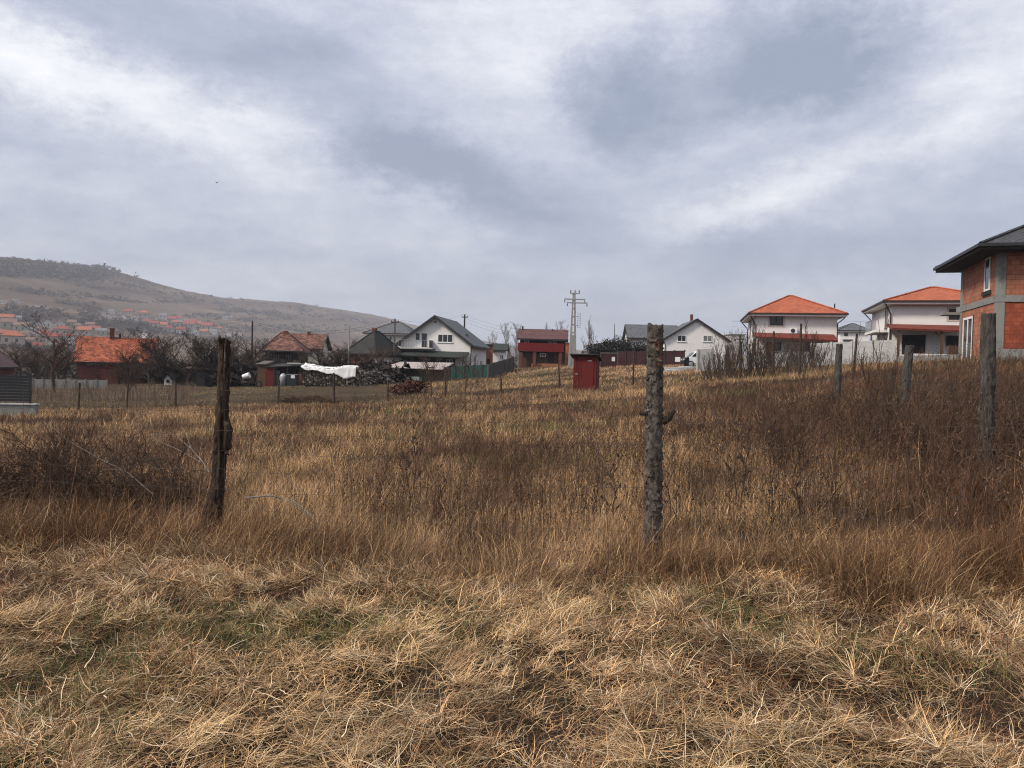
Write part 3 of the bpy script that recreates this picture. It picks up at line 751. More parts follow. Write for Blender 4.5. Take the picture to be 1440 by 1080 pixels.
M['rustneedle'] = nm('rusty_dead_needles', (.055, .018, .010), (.095, .035, .018), 5, .9, 0)
def bush(px, d, w, h, mt, label, cat='bush', name='evergreen_bush', group=None, n=2600, size=.14, seed=1):
    e = thing(name, label, cat, gp(px, d), 0, group); rnd = random.Random(seed)
    link('foliage', pm('foliage', leafmass(n, w / 2, w / 2, h / 2, size, rnd)), mt, e)
    mb = MB()
    for k in range(5):
        a = k * 1.26; mb.tube([(0, 0, -.1), (math.cos(a) * w * .12, math.sin(a) * w * .12, h * .4), (math.cos(a) * w * .25, math.sin(a) * w * .25, h * .75)], [.05, .035, .01], 5)
    mb.build('stem', 'bark_dark', e)
    return e

G1 = 'dark bare trees behind the old sheds'
tree('spread', 76, 68, 5.6, 'broad low bare tree with reddish brown twigs, left of the orange roofed brick house', rz=1)
tree('small', 179, 45.5, 3.8, 'slim dark bare tree on a thin trunk in front of the orange roofed brick house')
for px, d, h, k, lb in [
    (212, 80, 6.2, 'round', 'dark bare tree overlapping the right end of the orange roof'),
    (236, 84, 7.0, 'dense', 'dense dark bare tree just right of the orange roofed brick house'),
    (262, 82, 6.6, 'round', 'dark bare tree above the low dark shed'),
    (288, 86, 6.8, 'dense', 'dense dark bare tree left of the dark gnarled front post'),
    (318, 84, 6.4, 'dense', 'dense dark bare tree behind the top of the gnarled front post'),
    (342, 86, 7.0, 'round', 'dark bare tree right of the gnarled front post, under the far cable pole'),
    (363, 88, 5.2, 'dense', 'dark bare bush-like tree left of the weathered hipped roof'),
    (452, 92, 5.4, 'round', 'dark bare tree right of the weathered hipped roof'),
    (470, 86, 5.0, 'dense', 'dark bare tree behind the left end of the tarp covered woodpile'),
    (486, 100, 6.4, 'round', 'bare tree beside the dark hipped roof house'),
    (510, 82, 4.6, 'small', 'thin bare tree before the dark roofed house with orange wall'),
    (528, 86, 5.6, 'small', 'thin bare tree right in front of the dark hipped roof'),
    (405, 84, 3.6, 'small', 'small bare tree under the weathered hipped roof'),
    (432, 84, 3.4, 'small', 'small bare tree left of the tarp covered woodpile'),
    (196, 74, 4.2, 'dense', 'low dark bare tree before the right end of the orange roof'),
    (30, 92, 5.0, 'spread', 'low bare tree at the left edge behind the slatted fence')]:
    tree(k, px, d, h * .72, lb, G1, wide=1.5)
rnd = random.Random(77)
for i in range(20):
    px = rnd.choice([rnd.uniform(205, 370), rnd.uniform(425, 555), rnd.uniform(20, 100)]); tree(rnd.choice(['round', 'dense', 'small']), px, rnd.uniform(90, 112), rnd.uniform(2.8, 4.2), 'low bare tree in the dark tree line behind the old sheds and tiled roofs', 'low bare trees of the dark tree line', wide=1.4)
G2 = 'pale bare trees behind the red house'
for px, d, h, k, lb in [
    (697, 132, 7.4, 'pale', 'pale bare tree above the green roofed hut, leftmost of the pale row'),
    (712, 128, 8.4, 'pale', 'pale bare tree just left of the red house roof'),
    (729, 136, 9.2, 'pale', 'pale bare tree rising behind the red house chimney'),
    (752, 140, 8.4, 'pale', 'pale bare tree behind the middle of the red house roof'),
    (776, 134, 9.0, 'tall', 'pale bare tree behind the right half of the red house roof'),
    (792, 138, 9.4, 'pale', 'pale bare tree close left of the concrete pylon'),
    (820, 132, 8.2, 'pale', 'pale bare tree close right of the concrete pylon'),
    (836, 128, 9.0, 'tall', 'slender upright bare tree standing alone right of the pylon'),
    (898, 140, 8.4, 'pale', 'pale bare tree behind the top of the barked front post'),
    (876, 140, 7.0, 'pale', 'pale bare tree behind the dark evergreen hedge'),
    (916, 142, 8.6, 'pale', 'pale bare tree above the grey roof of the white double house')]:
    tree(k, px, d, h, lb, G2)
for i, (px, w, h) in enumerate([(838, 2.8, 3.2), (852, 3.2, 4.2), (868, 3.8, 4.6), (884, 3.4, 4.2), (899, 2.6, 3.4)]):
    bush(px, 99 + i % 2, w, h * .85, 'evergreen', ['low dark evergreen bush right of the red outhouse', 'dark evergreen bush at the left of the hedge', 'tallest dark evergreen bush in the hedge', 'dark evergreen bush left of the barked front post', 'dark evergreen bush behind the barked front post'][i], group='dark evergreen hedge by the maroon fence', seed=i)
bush(575, 62, 3.2, 1.1, 'rustneedle', 'rust coloured heap of dead conifer branches by the tin roofed shed', 'brush pile', 'brush_pile', n=1800, size=.13, seed=9)
for i, (px, d, h, lb) in enumerate([(596, 55, 2.9, 'bare shrub left of the tin roofed shed corner'), (606, 58, 2.4, 'bare shrub before the tin roofed shed'), (628, 57, 2.2, 'bare shrub at the right end of the tin roofed shed'), (655, 55, 2.8, 'bare shrub in front of the green screen'), (672, 60, 1.8, 'low bare shrub in front of the green screen')]):
    tree('small', px, d, h, lb, 'bare shrubs before the tin roofed shed', name='bare_shrub', cat='shrub')
# brush heaps on the field edge
for i, (px, d, wd, lb) in enumerate([(415, 47, 2.6, 'dark heap of cut twigs on the field left of the woodpile stake'), (447, 47.5, 2.8, 'dark heap of cut twigs beside the stake before the woodpile')]):
    e = thing('brush_heap', lb, 'brush heap', gp(px, d), 0, 'dark twig heaps on the field'); rnd = random.Random(40 + i); v, f = [], []
    for k in range(420):
        x, y = rnd.gauss(0, wd * .27), rnd.gauss(0, .5); z = max(.02, .5 * math.exp(-(x / wd * 2) ** 2) * rnd.random())
        a = rnd.random() * 6.28; L = rnd.uniform(.3, .9)
        p = Vector((x, y, z)); q = p + Vector((math.cos(a) * L, math.sin(a) * L, rnd.uniform(-.05, .3)))
        twigs(v, f, [p, (p + q) / 2 + Vector((0, 0, .05)), q], .016, .006, 3)
    link('branches', pm('branches', (v, f)), 'bark_brown', e)['kind'] = 'stuff'
# thicket of saplings before the concrete wall
G3 = 'bare saplings in front of the concrete wall'
rnd = random.Random(5)
for i in range(66):
    px = 993 + i * 2.55 + rnd.uniform(-3, 3); d = rnd.uniform(40, 52)
    h = (1.6 if px < 1006 else 2.7 if px < 1060 else 2.4 if px < 1100 else 2.0) * rnd.uniform(.7, 1.15)
    tree('sapling' if i % 3 else 'sapling2', px, d, h, 'thin dark bare sapling in the thicket before the concrete wall', G3, name='bare_sapling', cat='sapling')
for px, d, h, lb in [(1068, 42, 3.7, 'tallest bare sapling, rising before the left window of the first orange roofed house'), (1124, 38, 3.2, 'bare sapling rising before the middle of the first red porch roof')]:
    tree('sapling', px, d, h, lb, name='bare_sapling', cat='sapling')
for i, (px, d, h, k, lb) in enumerate([
    (1232, 13.5, 1.9, 'sapling', 'dark leafless sapling left of the middle right hand fence post'), (1240, 14.5, 2.1, 'sapling2', 'dark leafless sapling close beside the middle right hand fence post'), (1254, 15, 1.6, 'sapling', 'short dark sapling touching the middle right hand fence post'),
    (1328, 11.5, 1.5, 'sapling2', 'dark sapling between the two nearest right hand posts'), (1345, 12, 1.6, 'sapling', 'dark sapling before the brown garden gate'), (1415, 9.5, 1.3, 'sapling2', 'dark sapling right of the thickest right hand post')]):
    tree(k, px, d, h, lb, 'dark saplings along the right hand fence', name='bare_sapling', cat='sapling', wide=.6)
G4 = 'dead bramble shrubs on the right of the field'
rnd = random.Random(8)
for i in range(42):
    px = rnd.uniform(1080, 1470); d = rnd.uniform(9.5, 20); px = max(px, 1050 + (d - 7) * 3)
    tree(rnd.choice(['scrub', 'scrub2']), px, d, rnd.uniform(.6, 1.15), 'brown leafless bramble shrub in the thicket below the right hand posts', G4, name='bramble_shrub', cat='shrub', wide=1.3)
G5 = 'dead bramble shrubs at the left of the wire fence'
for i in range(13):
    px = rnd.uniform(-60, 235) if i < 9 else rnd.uniform(225, 262); d = rnd.uniform(7.2, 8.8)
    tree(rnd.choice(['scrub', 'scrub2']), px, d, rnd.uniform(.5, .95) * (1 if px < 200 else .7), 'brown leafless bramble shrub tangled left of the gnarled post', G5, name='bramble_shrub', cat='shrub', wide=1.3)
tree('scrub', 92, 7.4, 1.05, 'tallest dark bramble shrub at the left, upright stems above the tangle', name='bramble_shrub', cat='shrub', wide=.8)
tree('scrub', 84, 7.2, .85, 'dark upright bramble next to the tallest left bramble', name='bramble_shrub', cat='shrub', wide=.7)

# fallen branches, leaning and bleached
def cane(label, pts_px, d, r, mt, name='dead_branch', cat='branch', twn=6, seed=0):
    P = [at(px, py, d + dd) for px, py, dd in pts_px]; o = P[0].copy(); rnd = random.Random(seed)
    e = thing(name, label, cat, o); v, f = [], []; Q = [p - o for p in P]
    r *= .62; twigs(v, f, Q, r, r * .35, 6); tv, tf = [], []
    for k in range(twn):
        t = rnd.uniform(.25, .97) * (len(Q) - 1); i = int(t); s = Q[i].lerp(Q[i + 1], t - i); b = (Q[i + 1] - Q[i]).normalized()
        q = s + (b + Vector((rnd.gauss(0, .7), rnd.gauss(0, .5), rnd.gauss(.1, .6)))).normalized() * rnd.uniform(.12, .35)
        twigs(tv, tf, [s, (s + q) / 2 + Vector((0, 0, .015)), q], r * .4, r * .15, 4)
    link('stem', pm('stem', (v, f)), mt, e)
    if tv: link('twig', pm('twig', (tv, tf)), mt, e)
M['bleached'] = nm('bleached_dead_wood', (.20, .17, .14), (.36, .31, .26), 12, .85, .2)
G = 7.35
cane('long dark dead branch sloping up to the left from the bramble tangle', [(215, 695, .05), (180, 665, 0), (140, 645, -.1), (100, 622, -.2), (88, 615, -.25)], G, .010, 'bleached', seed=1)
cane('dark dead branch below the long sloping branch in the bramble tangle', [(222, 702, .1), (170, 668, .15), (118, 650, .2), (104, 640, .2)], G, .009, 'bark_brown', seed=2)
cane('dark dead cane crossing the bramble tangle towards the gnarled post', [(280, 674, 0), (240, 665, 0), (205, 650, .1), (183, 640, .1), (150, 655, .1)], G, .007, 'bark_brown', seed=3)
cane('pale dead branch leaning up to the left from the gnarled post', [(294, 664, -.15), (284, 648, -.1), (268, 630, 0), (250, 615, .1)], G, .009, 'bleached', seed=4, twn=5)
cane('thin pale forked branch left of the gnarled post', [(282, 650, 0), (258, 636, .05), (232, 624, .1), (212, 615, .1)], G, .006, 'bleached', seed=5, twn=6)
cane('bent pale dead branch lying in the grass right of the gnarled post', [(345, 700, -.3), (380, 697, -.2), (410, 704, -.1), (428, 715, -.1), (432, 722, -.1)], 6.9, .014, 'bleached', seed=6, twn=7)
cane('pale bleached stick poking up from the right hand grass', [(1213, 742, 0), (1212, 732, 0), (1216, 722, 0)], 7.0, .010, 'bleached', seed=7, twn=4)
cane('pale forked stick in the grass below the right hand brambles', [(1216, 775, 0), (1212, 760, 0), (1208, 750, 0)], 6.6, .008, 'bleached', seed=8, twn=3)
cane('curved pale stem over the right hand brambles', [(1336, 728, 0), (1328, 716, 0), (1318, 708, 0), (1309, 704, 0)], 7.4, .007, 'bleached', seed=9, twn=1)
cane('straight pale straw stalk slanting in the field right of the gnarled post', [(424, 692, 0), (412, 680, 0), (402, 670, 0)], 8.2, .007, 'bleached', seed=10, twn=0)

# tall single weed stalks that stand out against the field
def stalk_mesh(seed, h):
    rnd = random.Random(seed); v, f = [], []; hv, hf = [], []
    P = [Vector((rnd.gauss(0, .012) * i, rnd.gauss(0, .012) * i, h * i / 5 - .03)) for i in range(6)]
    twigs(v, f, P, .0085, .0035, 5)
    for k in range(15):
        t = rnd.uniform(1.2, 4.95); i = int(t); s = P[i].lerp(P[i + 1], t - i); a = rnd.random() * 6.28; L = rnd.uniform(.05, .20) * (1.3 - t / 6)
        q = s + Vector((math.cos(a) * L * .6, math.sin(a) * L * .6, L)); twigs(v, f, [s, (s + q) / 2 + Vector((math.cos(a), math.sin(a), 0)) * .012, q], .0042, .002, 3)
        for m in range(5):
            c = s.lerp(q, rnd.uniform(.5, 1.05)); r = rnd.uniform(.005, .012); b = len(hv)
            hv += [tuple(c + Vector(o) * r) for o in ((1, 0, 0), (0, 1, 0), (-1, 0, 0), (0, -1, 0), (0, 0, 1.6), (0, 0, -1.6))]
            hf += [(b + i_, b + (i_ + 1) % 4, b + 4) for i_ in range(4)] + [(b + (i_ + 1) % 4, b + i_, b + 5) for i_ in range(4)]
    return pm('stem', (v, f)), pm('seed_head', (hv, hf))
SM = [stalk_mesh(s, 1.0) for s in range(4)]
for a, b in SM: a.materials.append(M['bark_brown']); b.materials.append(M['bark_dark'])
for i, (px, d, h, lb) in enumerate([
    (864, 7.0, .80, 'tall dark dead weed stalk left of the barked front post'), (844, 7.2, .62, 'dead weed stalk a step left of the barked post'), (830, 6.9, .5, 'short dead weed stalk further left of the barked post'),
    (941, 7.4, .72, 'dead weed stalk close right of the barked front post'), (952, 7.0, .52, 'shorter dead weed stalk right of the barked front post'), (1034, 8.2, .95, 'tallest dead weed stalk in the open field right of the barked post'),
    (1042, 8.0, .85, 'dead weed stalk beside the tallest one right of the barked post'), (1050, 7.8, .6, 'bushy dead weed stalk near the tallest one'), (1084, 7.6, .8, 'lone dead weed stalk before the right hand bramble thicket'), (1125, 7.0, .8, 'slender dead weed stalk at the left end of the bramble thicket'),
    (573, 7.6, .75, 'dark dead weed stalk in the middle of the field'), (583, 9.0, 1.0, 'tall thin dead weed stalk in the middle of the field'), (618, 7.8, .62, 'dark dead weed stalk right of the middle of the field'), (535, 7.4, .55, 'short dark dead weed stalk left of the middle of the field'), (795, 7.0, .5, 'short dead weed stalk between field middle and barked post'), (1398, 6.6, .95, 'tall dead weed stalk in front of the thickest right hand post')]):
    e = thing('dead_weed', lb, 'weed', gp(px, d), i * 1.3, 'single dead weed stalks in the field'); e.scale = (h * 1.2, h * 1.2, h)
    link('stem', SM[i % 4][0], None, e); link('seed_head', SM[i % 4][1], None, e)['kind'] = 'stuff'

for i, (pts, lb) in enumerate([
    ([(262, 742, 0), (250, 690, 0), (222, 655, 0), (180, 640, .1), (140, 655, .1)], 'dark bramble cane arching left from beside the gnarled post'),
    ([(200, 750, 0), (192, 690, 0), (165, 648, 0), (120, 632, .1)], 'dark bramble cane arching up and left in the middle of the left tangle'),
    ([(150, 755, 0), (160, 690, 0), (190, 650, .1), (235, 645, .1), (268, 668, .1)], 'dark bramble cane arching right towards the gnarled post'),
    ([(60, 760, 0), (66, 690, 0), (78, 640, 0), (74, 604, 0)], 'upright dark bramble cane, highest of the left tangle'),
    ([(100, 760, 0), (96, 680, 0), (88, 640, 0), (92, 612, 0)], 'upright dark bramble cane just right of the highest one'),
    ([(20, 760, 0), (36, 700, 0), (60, 668, 0), (105, 662, .1), (140, 690, .1)], 'low dark bramble cane looping at the left edge'),
    ([(230, 750, 0), (236, 700, 0), (246, 660, 0), (262, 628, 0)], 'steep dark bramble cane leaning right beside the gnarled post')]):
    cane(lb, pts, 7.1 + .12 * (i % 4), .011, 'bark_dark', 'bramble_cane', 'bramble', 16, 60 + i)
# ------------------------------------------------------------------ fence posts and wire
def bark_post(h, r0, r1, seed, rough=.012, knots=(), nz=110, na=36, flat=.9, sweep=(0, 0)):
    k = np.arange(na); z = np.linspace(-.25, h, nz); A, Z = np.meshgrid(k / na * 2 * np.pi, z)
    r = r0 + (r1 - r0) * np.clip(Z / h, 0, 1)
    cx, sy = np.cos(A), np.sin(A)
    n1 = fbm(cx * 2.2 + 5 + Z * 2, sy * 2.2 + Z * 3 + seed, seed, 3) - .5
    n2 = fbm(cx * 7 + 9, sy * 7 + Z * 15 + seed, seed + 3, 4) - .5
    pl = np.abs(fbm(cx * 4 + 2, sy * 4 + Z * 9, seed + 9, 3) - .5)
    r = r + n1 * rough * 2.0 + n2 * rough * 1.8 - np.clip(.05 - pl, 0, .05) * rough * 12
    for kz, ka, kh, kw in knots:
        da = np.angle(np.exp(1j * (A - ka))); r = r + kh * np.exp(-((Z - kz) / kw) ** 2 - (da / .55) ** 2)
    bx = sweep[0] * np.sin(Z / h * 2.5) ; by = sweep[1] * np.sin(Z / h * 2.1)
    top = Z > h - .02
    V = np.stack([r * cx + bx, r * sy * flat + by, Z + top * (fbm(cx * 3, sy * 3, seed + 4, 2) - .5) * .07], -1).reshape(-1, 3)
    i = np.arange(nz - 1)[:, None] * na; j = k[None]; j2 = (j + 1) % na
    Q = np.stack([i + j, i + j2, i + na + j2, i + na + j], -1).reshape(-1, 4)
    c = len(V); V = np.concatenate([V, [[V[-na:, 0].mean(), V[-na:, 1].mean(), h - .01]]])
    T = np.stack([(nz - 1) * na + k, (nz - 1) * na + (k + 1) % na, np.full(na, c), np.full(na, c)], -1)
    me = bpy.data.meshes.new('trunk'); me.from_pydata(V.tolist(), [], [tuple(q) for q in Q.tolist()] + [tuple(t[:3]) for t in T.tolist()]); me.update()
    return me
def bark_mat(name, c1, c2, c3, patch, psc=2.2, thr=.66, st=(14, 14, 11)):
    m, nt, b = _new(name); v = coords(nt, (1, 1, .8))
    a = noise(nt, coords(nt, st), 1.4, 8, .72); p = noise(nt, v, psc, 4, .6); cr = noise(nt, coords(nt, tuple(q * .7 for q in st)), 2.2, 5, .65)
    base = ramp(nt, a, [(.32, c1), (.5, c2), (.66, c3)])
    mx = N(nt, 'ShaderNodeMix', data_type='RGBA'); nt.links.new(ramp(nt, p, [(thr, (0, 0, 0)), (thr + .05, (1, 1, 1))]), mx.inputs[0])
    nt.links.new(base, mx.inputs[6]); mx.inputs[7].default_value = (*patch, 1)
    m2 = N(nt, 'ShaderNodeMix', data_type='RGBA', blend_type='MULTIPLY'); m2.inputs[0].default_value = 1
    nt.links.new(mx.outputs[2], m2.inputs[6]); nt.links.new(ramp(nt, cr, [(.36, (.42, .39, .36)), (.45, (1, 1, 1))]), m2.inputs[7])
    nt.links.new(m2.outputs[2], b.inputs['Base Color']); b.inputs['Roughness'].default_value = .95; b.inputs['Specular IOR Level'].default_value = .15
    bump(nt, b, a, .9, .03); return m
M['bark_post'] = bark_mat('peeling_grey_bark', (.042, .034, .029), (.10, .086, .074), (.20, .178, .155), (.15, .062, .032))
M['bark_gnarl'] = bark_mat('dark_gnarled_wood', (.016, .012, .010), (.05, .036, .026), (.11, .082, .06), (.09, .045, .026), 3, .66, (18, 18, 3))
M['bark_mossy'] = bark_mat('dark_mossy_post_wood', (.03, .028, .025), (.075, .068, .06), (.14, .125, .11), (.17, .075, .04), 2.5, .68, (20, 20, 3.5))
M['orange_scar'] = nm('orange_bare_wood', (.10, .03, .015), (.20, .065, .03), 18, .85, .5)

def post(label, px, d, h, mesh, m, lean, name='fence_post', base=None):
    p = gp(px, d); e = thing(name, label, 'post', p, 0, 'log posts of the wire fence')
    e.rotation_euler = (R(lean[1]), R(lean[0]), 0)
    o = link('trunk', mesh, m, e, smooth=True); return e
# barked post right of the middle
PR = post('stout grey post with peeling bark and an orange scar, standing right of the middle', 917, 6.0, 1.9,
          bark_post(1.93, .070, .062, 3, .008, [(1.24, -1.57, .012, .03), (.95, -1.6, .01, .04), (1.23, 3.0, .02, .03)], 150, 40), 'bark_post', (-.9, 0))
mb = MB(); mb.tube([(.06, -.02, 1.17), (.11, -.03, 1.20), (.125, -.03, 1.235), (.15, -.035, 1.265)], [.034, .028, .026, .02], 8); mb.tube([(.135, -.03, 1.25), (.16, -.03, 1.262)], [.022, .012], 7)
mb.build('branch_stub', 'bark_gnarl', PR, smooth=True)
mb = MB(); mb.tube([(-.06, -.01, 1.235), (-.115, -.02, 1.23), (-.122, -.02, 1.24)], [.018, .012, .008], 7); mb.build('branch_stub', 'bark_gnarl', PR, smooth=True)
v, f = [], []
for i in range(9):
    for j in range(5):
        t = i / 8; a = -1.2 + .1 * math.sin(t * 5) + (j - 2) * (.10 + .05 * math.sin(t * 9 + j)) * (.35 + math.sin(math.pi * min(.95, t + .08)))
        rr = .066 + .004 * math.sin(math.pi * j / 4) + .002 * random.random(); v.append((rr * math.cos(a), rr * .9 * math.sin(a), 1.60 + t * .21))
for i in range(8):
    for j in range(4): f.append((i * 5 + j, i * 5 + j + 1, i * 5 + j + 6, i * 5 + j + 5))
o = link('bare_scar', pm('bare_scar', (v, f)), 'orange_scar', PR, smooth=True)
s_ = o.modifiers.new('thick', 'SOLIDIFY'); s_.thickness = .02
# peeling flakes of bark
v, f = [], []; rnd = random.Random(2)
for k in range(190):
    a = rnd.uniform(-3.3, .3); z = rnd.uniform(.05, 1.86); r = .069 - .005 * z; wd = rnd.uniform(.01, .034); hh = rnd.uniform(.015, .05); lift = rnd.uniform(.004, .018)
    u = Vector((-math.sin(a), math.cos(a), 0)); o_ = Vector((math.cos(a), math.sin(a) * .9, 0)); c = o_ * r + Vector((0, 0, z)); b = len(v); up_ = rnd.choice((1, 1, -1))
    q = [c - u * wd, c + u * wd, c + u * wd * .8 + Vector((0, 0, hh * up_)) + o_ * lift, c - u * wd * .7 + Vector((0, 0, hh * up_)) + o_ * lift * rnd.uniform(.3, 1.2)]
    v += [tuple(x) for x in q] + [tuple(x - o_ * .004) for x in q]
    f += [tuple(b + i for i in t) for t in ((0, 1, 2, 3), (7, 6, 5, 4), (0, 4, 5, 1), (1, 5, 6, 2), (2, 6, 7, 3), (3, 7, 4, 0))]
o = link('bark_flakes', pm('bark_flakes', (v, f)), 'bark_post', PR); o['kind'] = 'stuff'
# gnarled dark post on the left
PL = post('thin dark gnarled post with a lump on its side, standing at the left', 300, 6.7, 1.9,
          bark_post(1.80, .061, .044, 14, .02, [(.98, -.1, .06, .10), (1.36, -1.0, .02, .06), (.85, .2, .04, .05), (1.15, 3.3, .02, .07), (.2, 3.0, .03, .12)], 150, 40, .85, (.02, .01)), 'bark_gnarl', (1.7, 0))
mb = MB(); mb.tube([(.05, -.01, .80), (.085, -.02, .86), (.095, -.02, .95), (.085, -.02, 1.04), (.05, -.01, 1.08)], [.015, .03, .036, .032, .012], 10); mb.tube([(.08, -.02, .80), (.12, -.02, .77), (.13, -.02, .80)], [.02, .015, .008], 7)
mb.build('burl', 'bark_gnarl', PL, smooth=True)
mb = MB(); mb.tube([(.028, -.02, 1.30), (.034, -.02, 1.6), (.030, -.02, 1.845)], [.014, .012, .006], 6); mb.tube([(-.02, -.02, 1.78), (-.025, -.022, 1.84)], [.02, .008], 6)
mb.build('splinter', 'bark_post', PL, smooth=True)
e = post('short dark broken stake leaning against the gnarled post', 282, 6.72, .6, bark_post(.58, .045, .04, 21, .014, (), 50, 24), 'bark_gnarl', (14, 0), 'broken_stake')
e['group'] = 'stakes'
# posts going away on the right
RP = [(1386, 9.2, 1.93, .088, .08, 31, (-1.2, 0), 'thickest dark mossy post of the right hand fence, nearest the brick house'),
      (1266, 16, 1.88, .095, .085, 32, (4, 0), 'dark post in the middle of the right hand fence, before the second orange roofed house'),
      (1176, 20, 1.9, .09, .08, 33, (.5, 0), 'dark post at the far end of the right hand fence, by the first red porch')]
for px, d, h, r0, r1, sd, ln, lb in RP:
    post(lb, px, d, h, bark_post(h, r0, r1, sd, .016, [(h * .85, -1.4, .015, .05), (h * .55, -1.2, .02, .06)], 110, 32), 'bark_mossy', ln)
# thin stakes of the far fence line
stk = bark_post(1.8, .05, .042, 41, .010, (), 40, 14)
for px, d, h, ln, lb in [
    (110, 44, 1.75, 2, 'dark stake before the pale low wall, leftmost of the far stakes'), (247, 46, 1.9, -1, 'dark stake before the low dark shed at the left'), (391, 44, 1.6, 1, 'thin stake left of the dark twig heaps'),
    (470, 42, 1.9, -2, 'pale grey stake in front of the tarp covered woodpile'), (545, 47, 1.5, 0, 'short brown stake at the left corner of the tin roofed shed'), (626, 52, 1.9, 0, 'dark stake at the right corner of the tin roofed shed'),
    (705, 50, 1.5, -3, 'dark stake below the grey plank fence'), (787, 50, 1.55, -4, 'dark leaning stake left of the red outhouse'), (890, 47, 2.3, 0, 'brown stake just left of the barked front post'),
    (1200, 34, 1.9, 3, 'thin dark leaning stake before the concrete wall'), (1041, 44, 2.3, 0, 'dark stake in the sapling thicket, left one'), (1086, 40, 2.5, 0, 'grey stake in the sapling thicket, middle one'), (1124, 36, 2.6, 0, 'brown stake in the sapling thicket, right one')]:
    e = thing('fence_stake', lb, 'stake', gp(px, d), px, 'thin stakes of the far fence line'); e.rotation_euler = (0, R(ln), 0); e.scale = (1.25, 1.25, h / 1.8)
    link('trunk', stk, None, e)
stk.materials.append(M['bark_gnarl'])

# square wire mesh hung between the posts
def wires(name, label, ends, hgt, rows, step):
    v, f = [], []
    for (a, b) in ends:
        a, b = Vector(a), Vector(b); n = int((b - a).length / step)
        top = hgt
        for k in range(rows):
            z = .12 + (top - .12) * k / (rows - 1); P = []
            for i in range(13):
                p = a.lerp(b, i / 12); sag = .05 * math.sin(math.pi * i / 12) * (k / rows) + .012 * math.sin(i * 2.1 + k * 1.7)
                P.append(Vector((p.x, p.y, g1(p.x, p.y) * 0 + a.z + (b.z - a.z) * i / 12 + z - sag)))
            twigs(v, f, P, .0014, .0014, 3)
        for i in range(n):
            p = a.lerp(b, (i + .5) / n); sag = .05 * math.sin(math.pi * (i + .5) / n)
            P = [Vector((p.x + .01 * math.sin(i * 3 + q), p.y, p.z + .1 + (top - .1 - sag) * q / 4)) for q in range(5)]
            twigs(v, f, P, .0012, .0012, 3)
    me = pm(name, (v, f)); o = link(name, me, 'wire'); return tag(o, label, 'fence')
pl, pr = gp(300, 6.65), gp(917, 5.9)
st = (pr - pl)
wires('wire_fence', 'rusty square wire mesh stretched between the two front posts', [(pl - st * 1.0, pl), (pl, pr), (pr, pr + st * 1.05 + Vector((0, 0, .1)))], 1.35, 8, .17)
q = [gp(1386, 9.2), gp(1266, 16), gp(1176, 20)]; q0 = q[0] + (q[0] - q[1]) * .45
wires('wire_fence', 'rusty square wire mesh running away along the right hand posts', [(q0, q[0]), (q[0], q[1]), (q[1], q[2]), (q[2], gp(1086, 40))], 1.4, 7, .2)
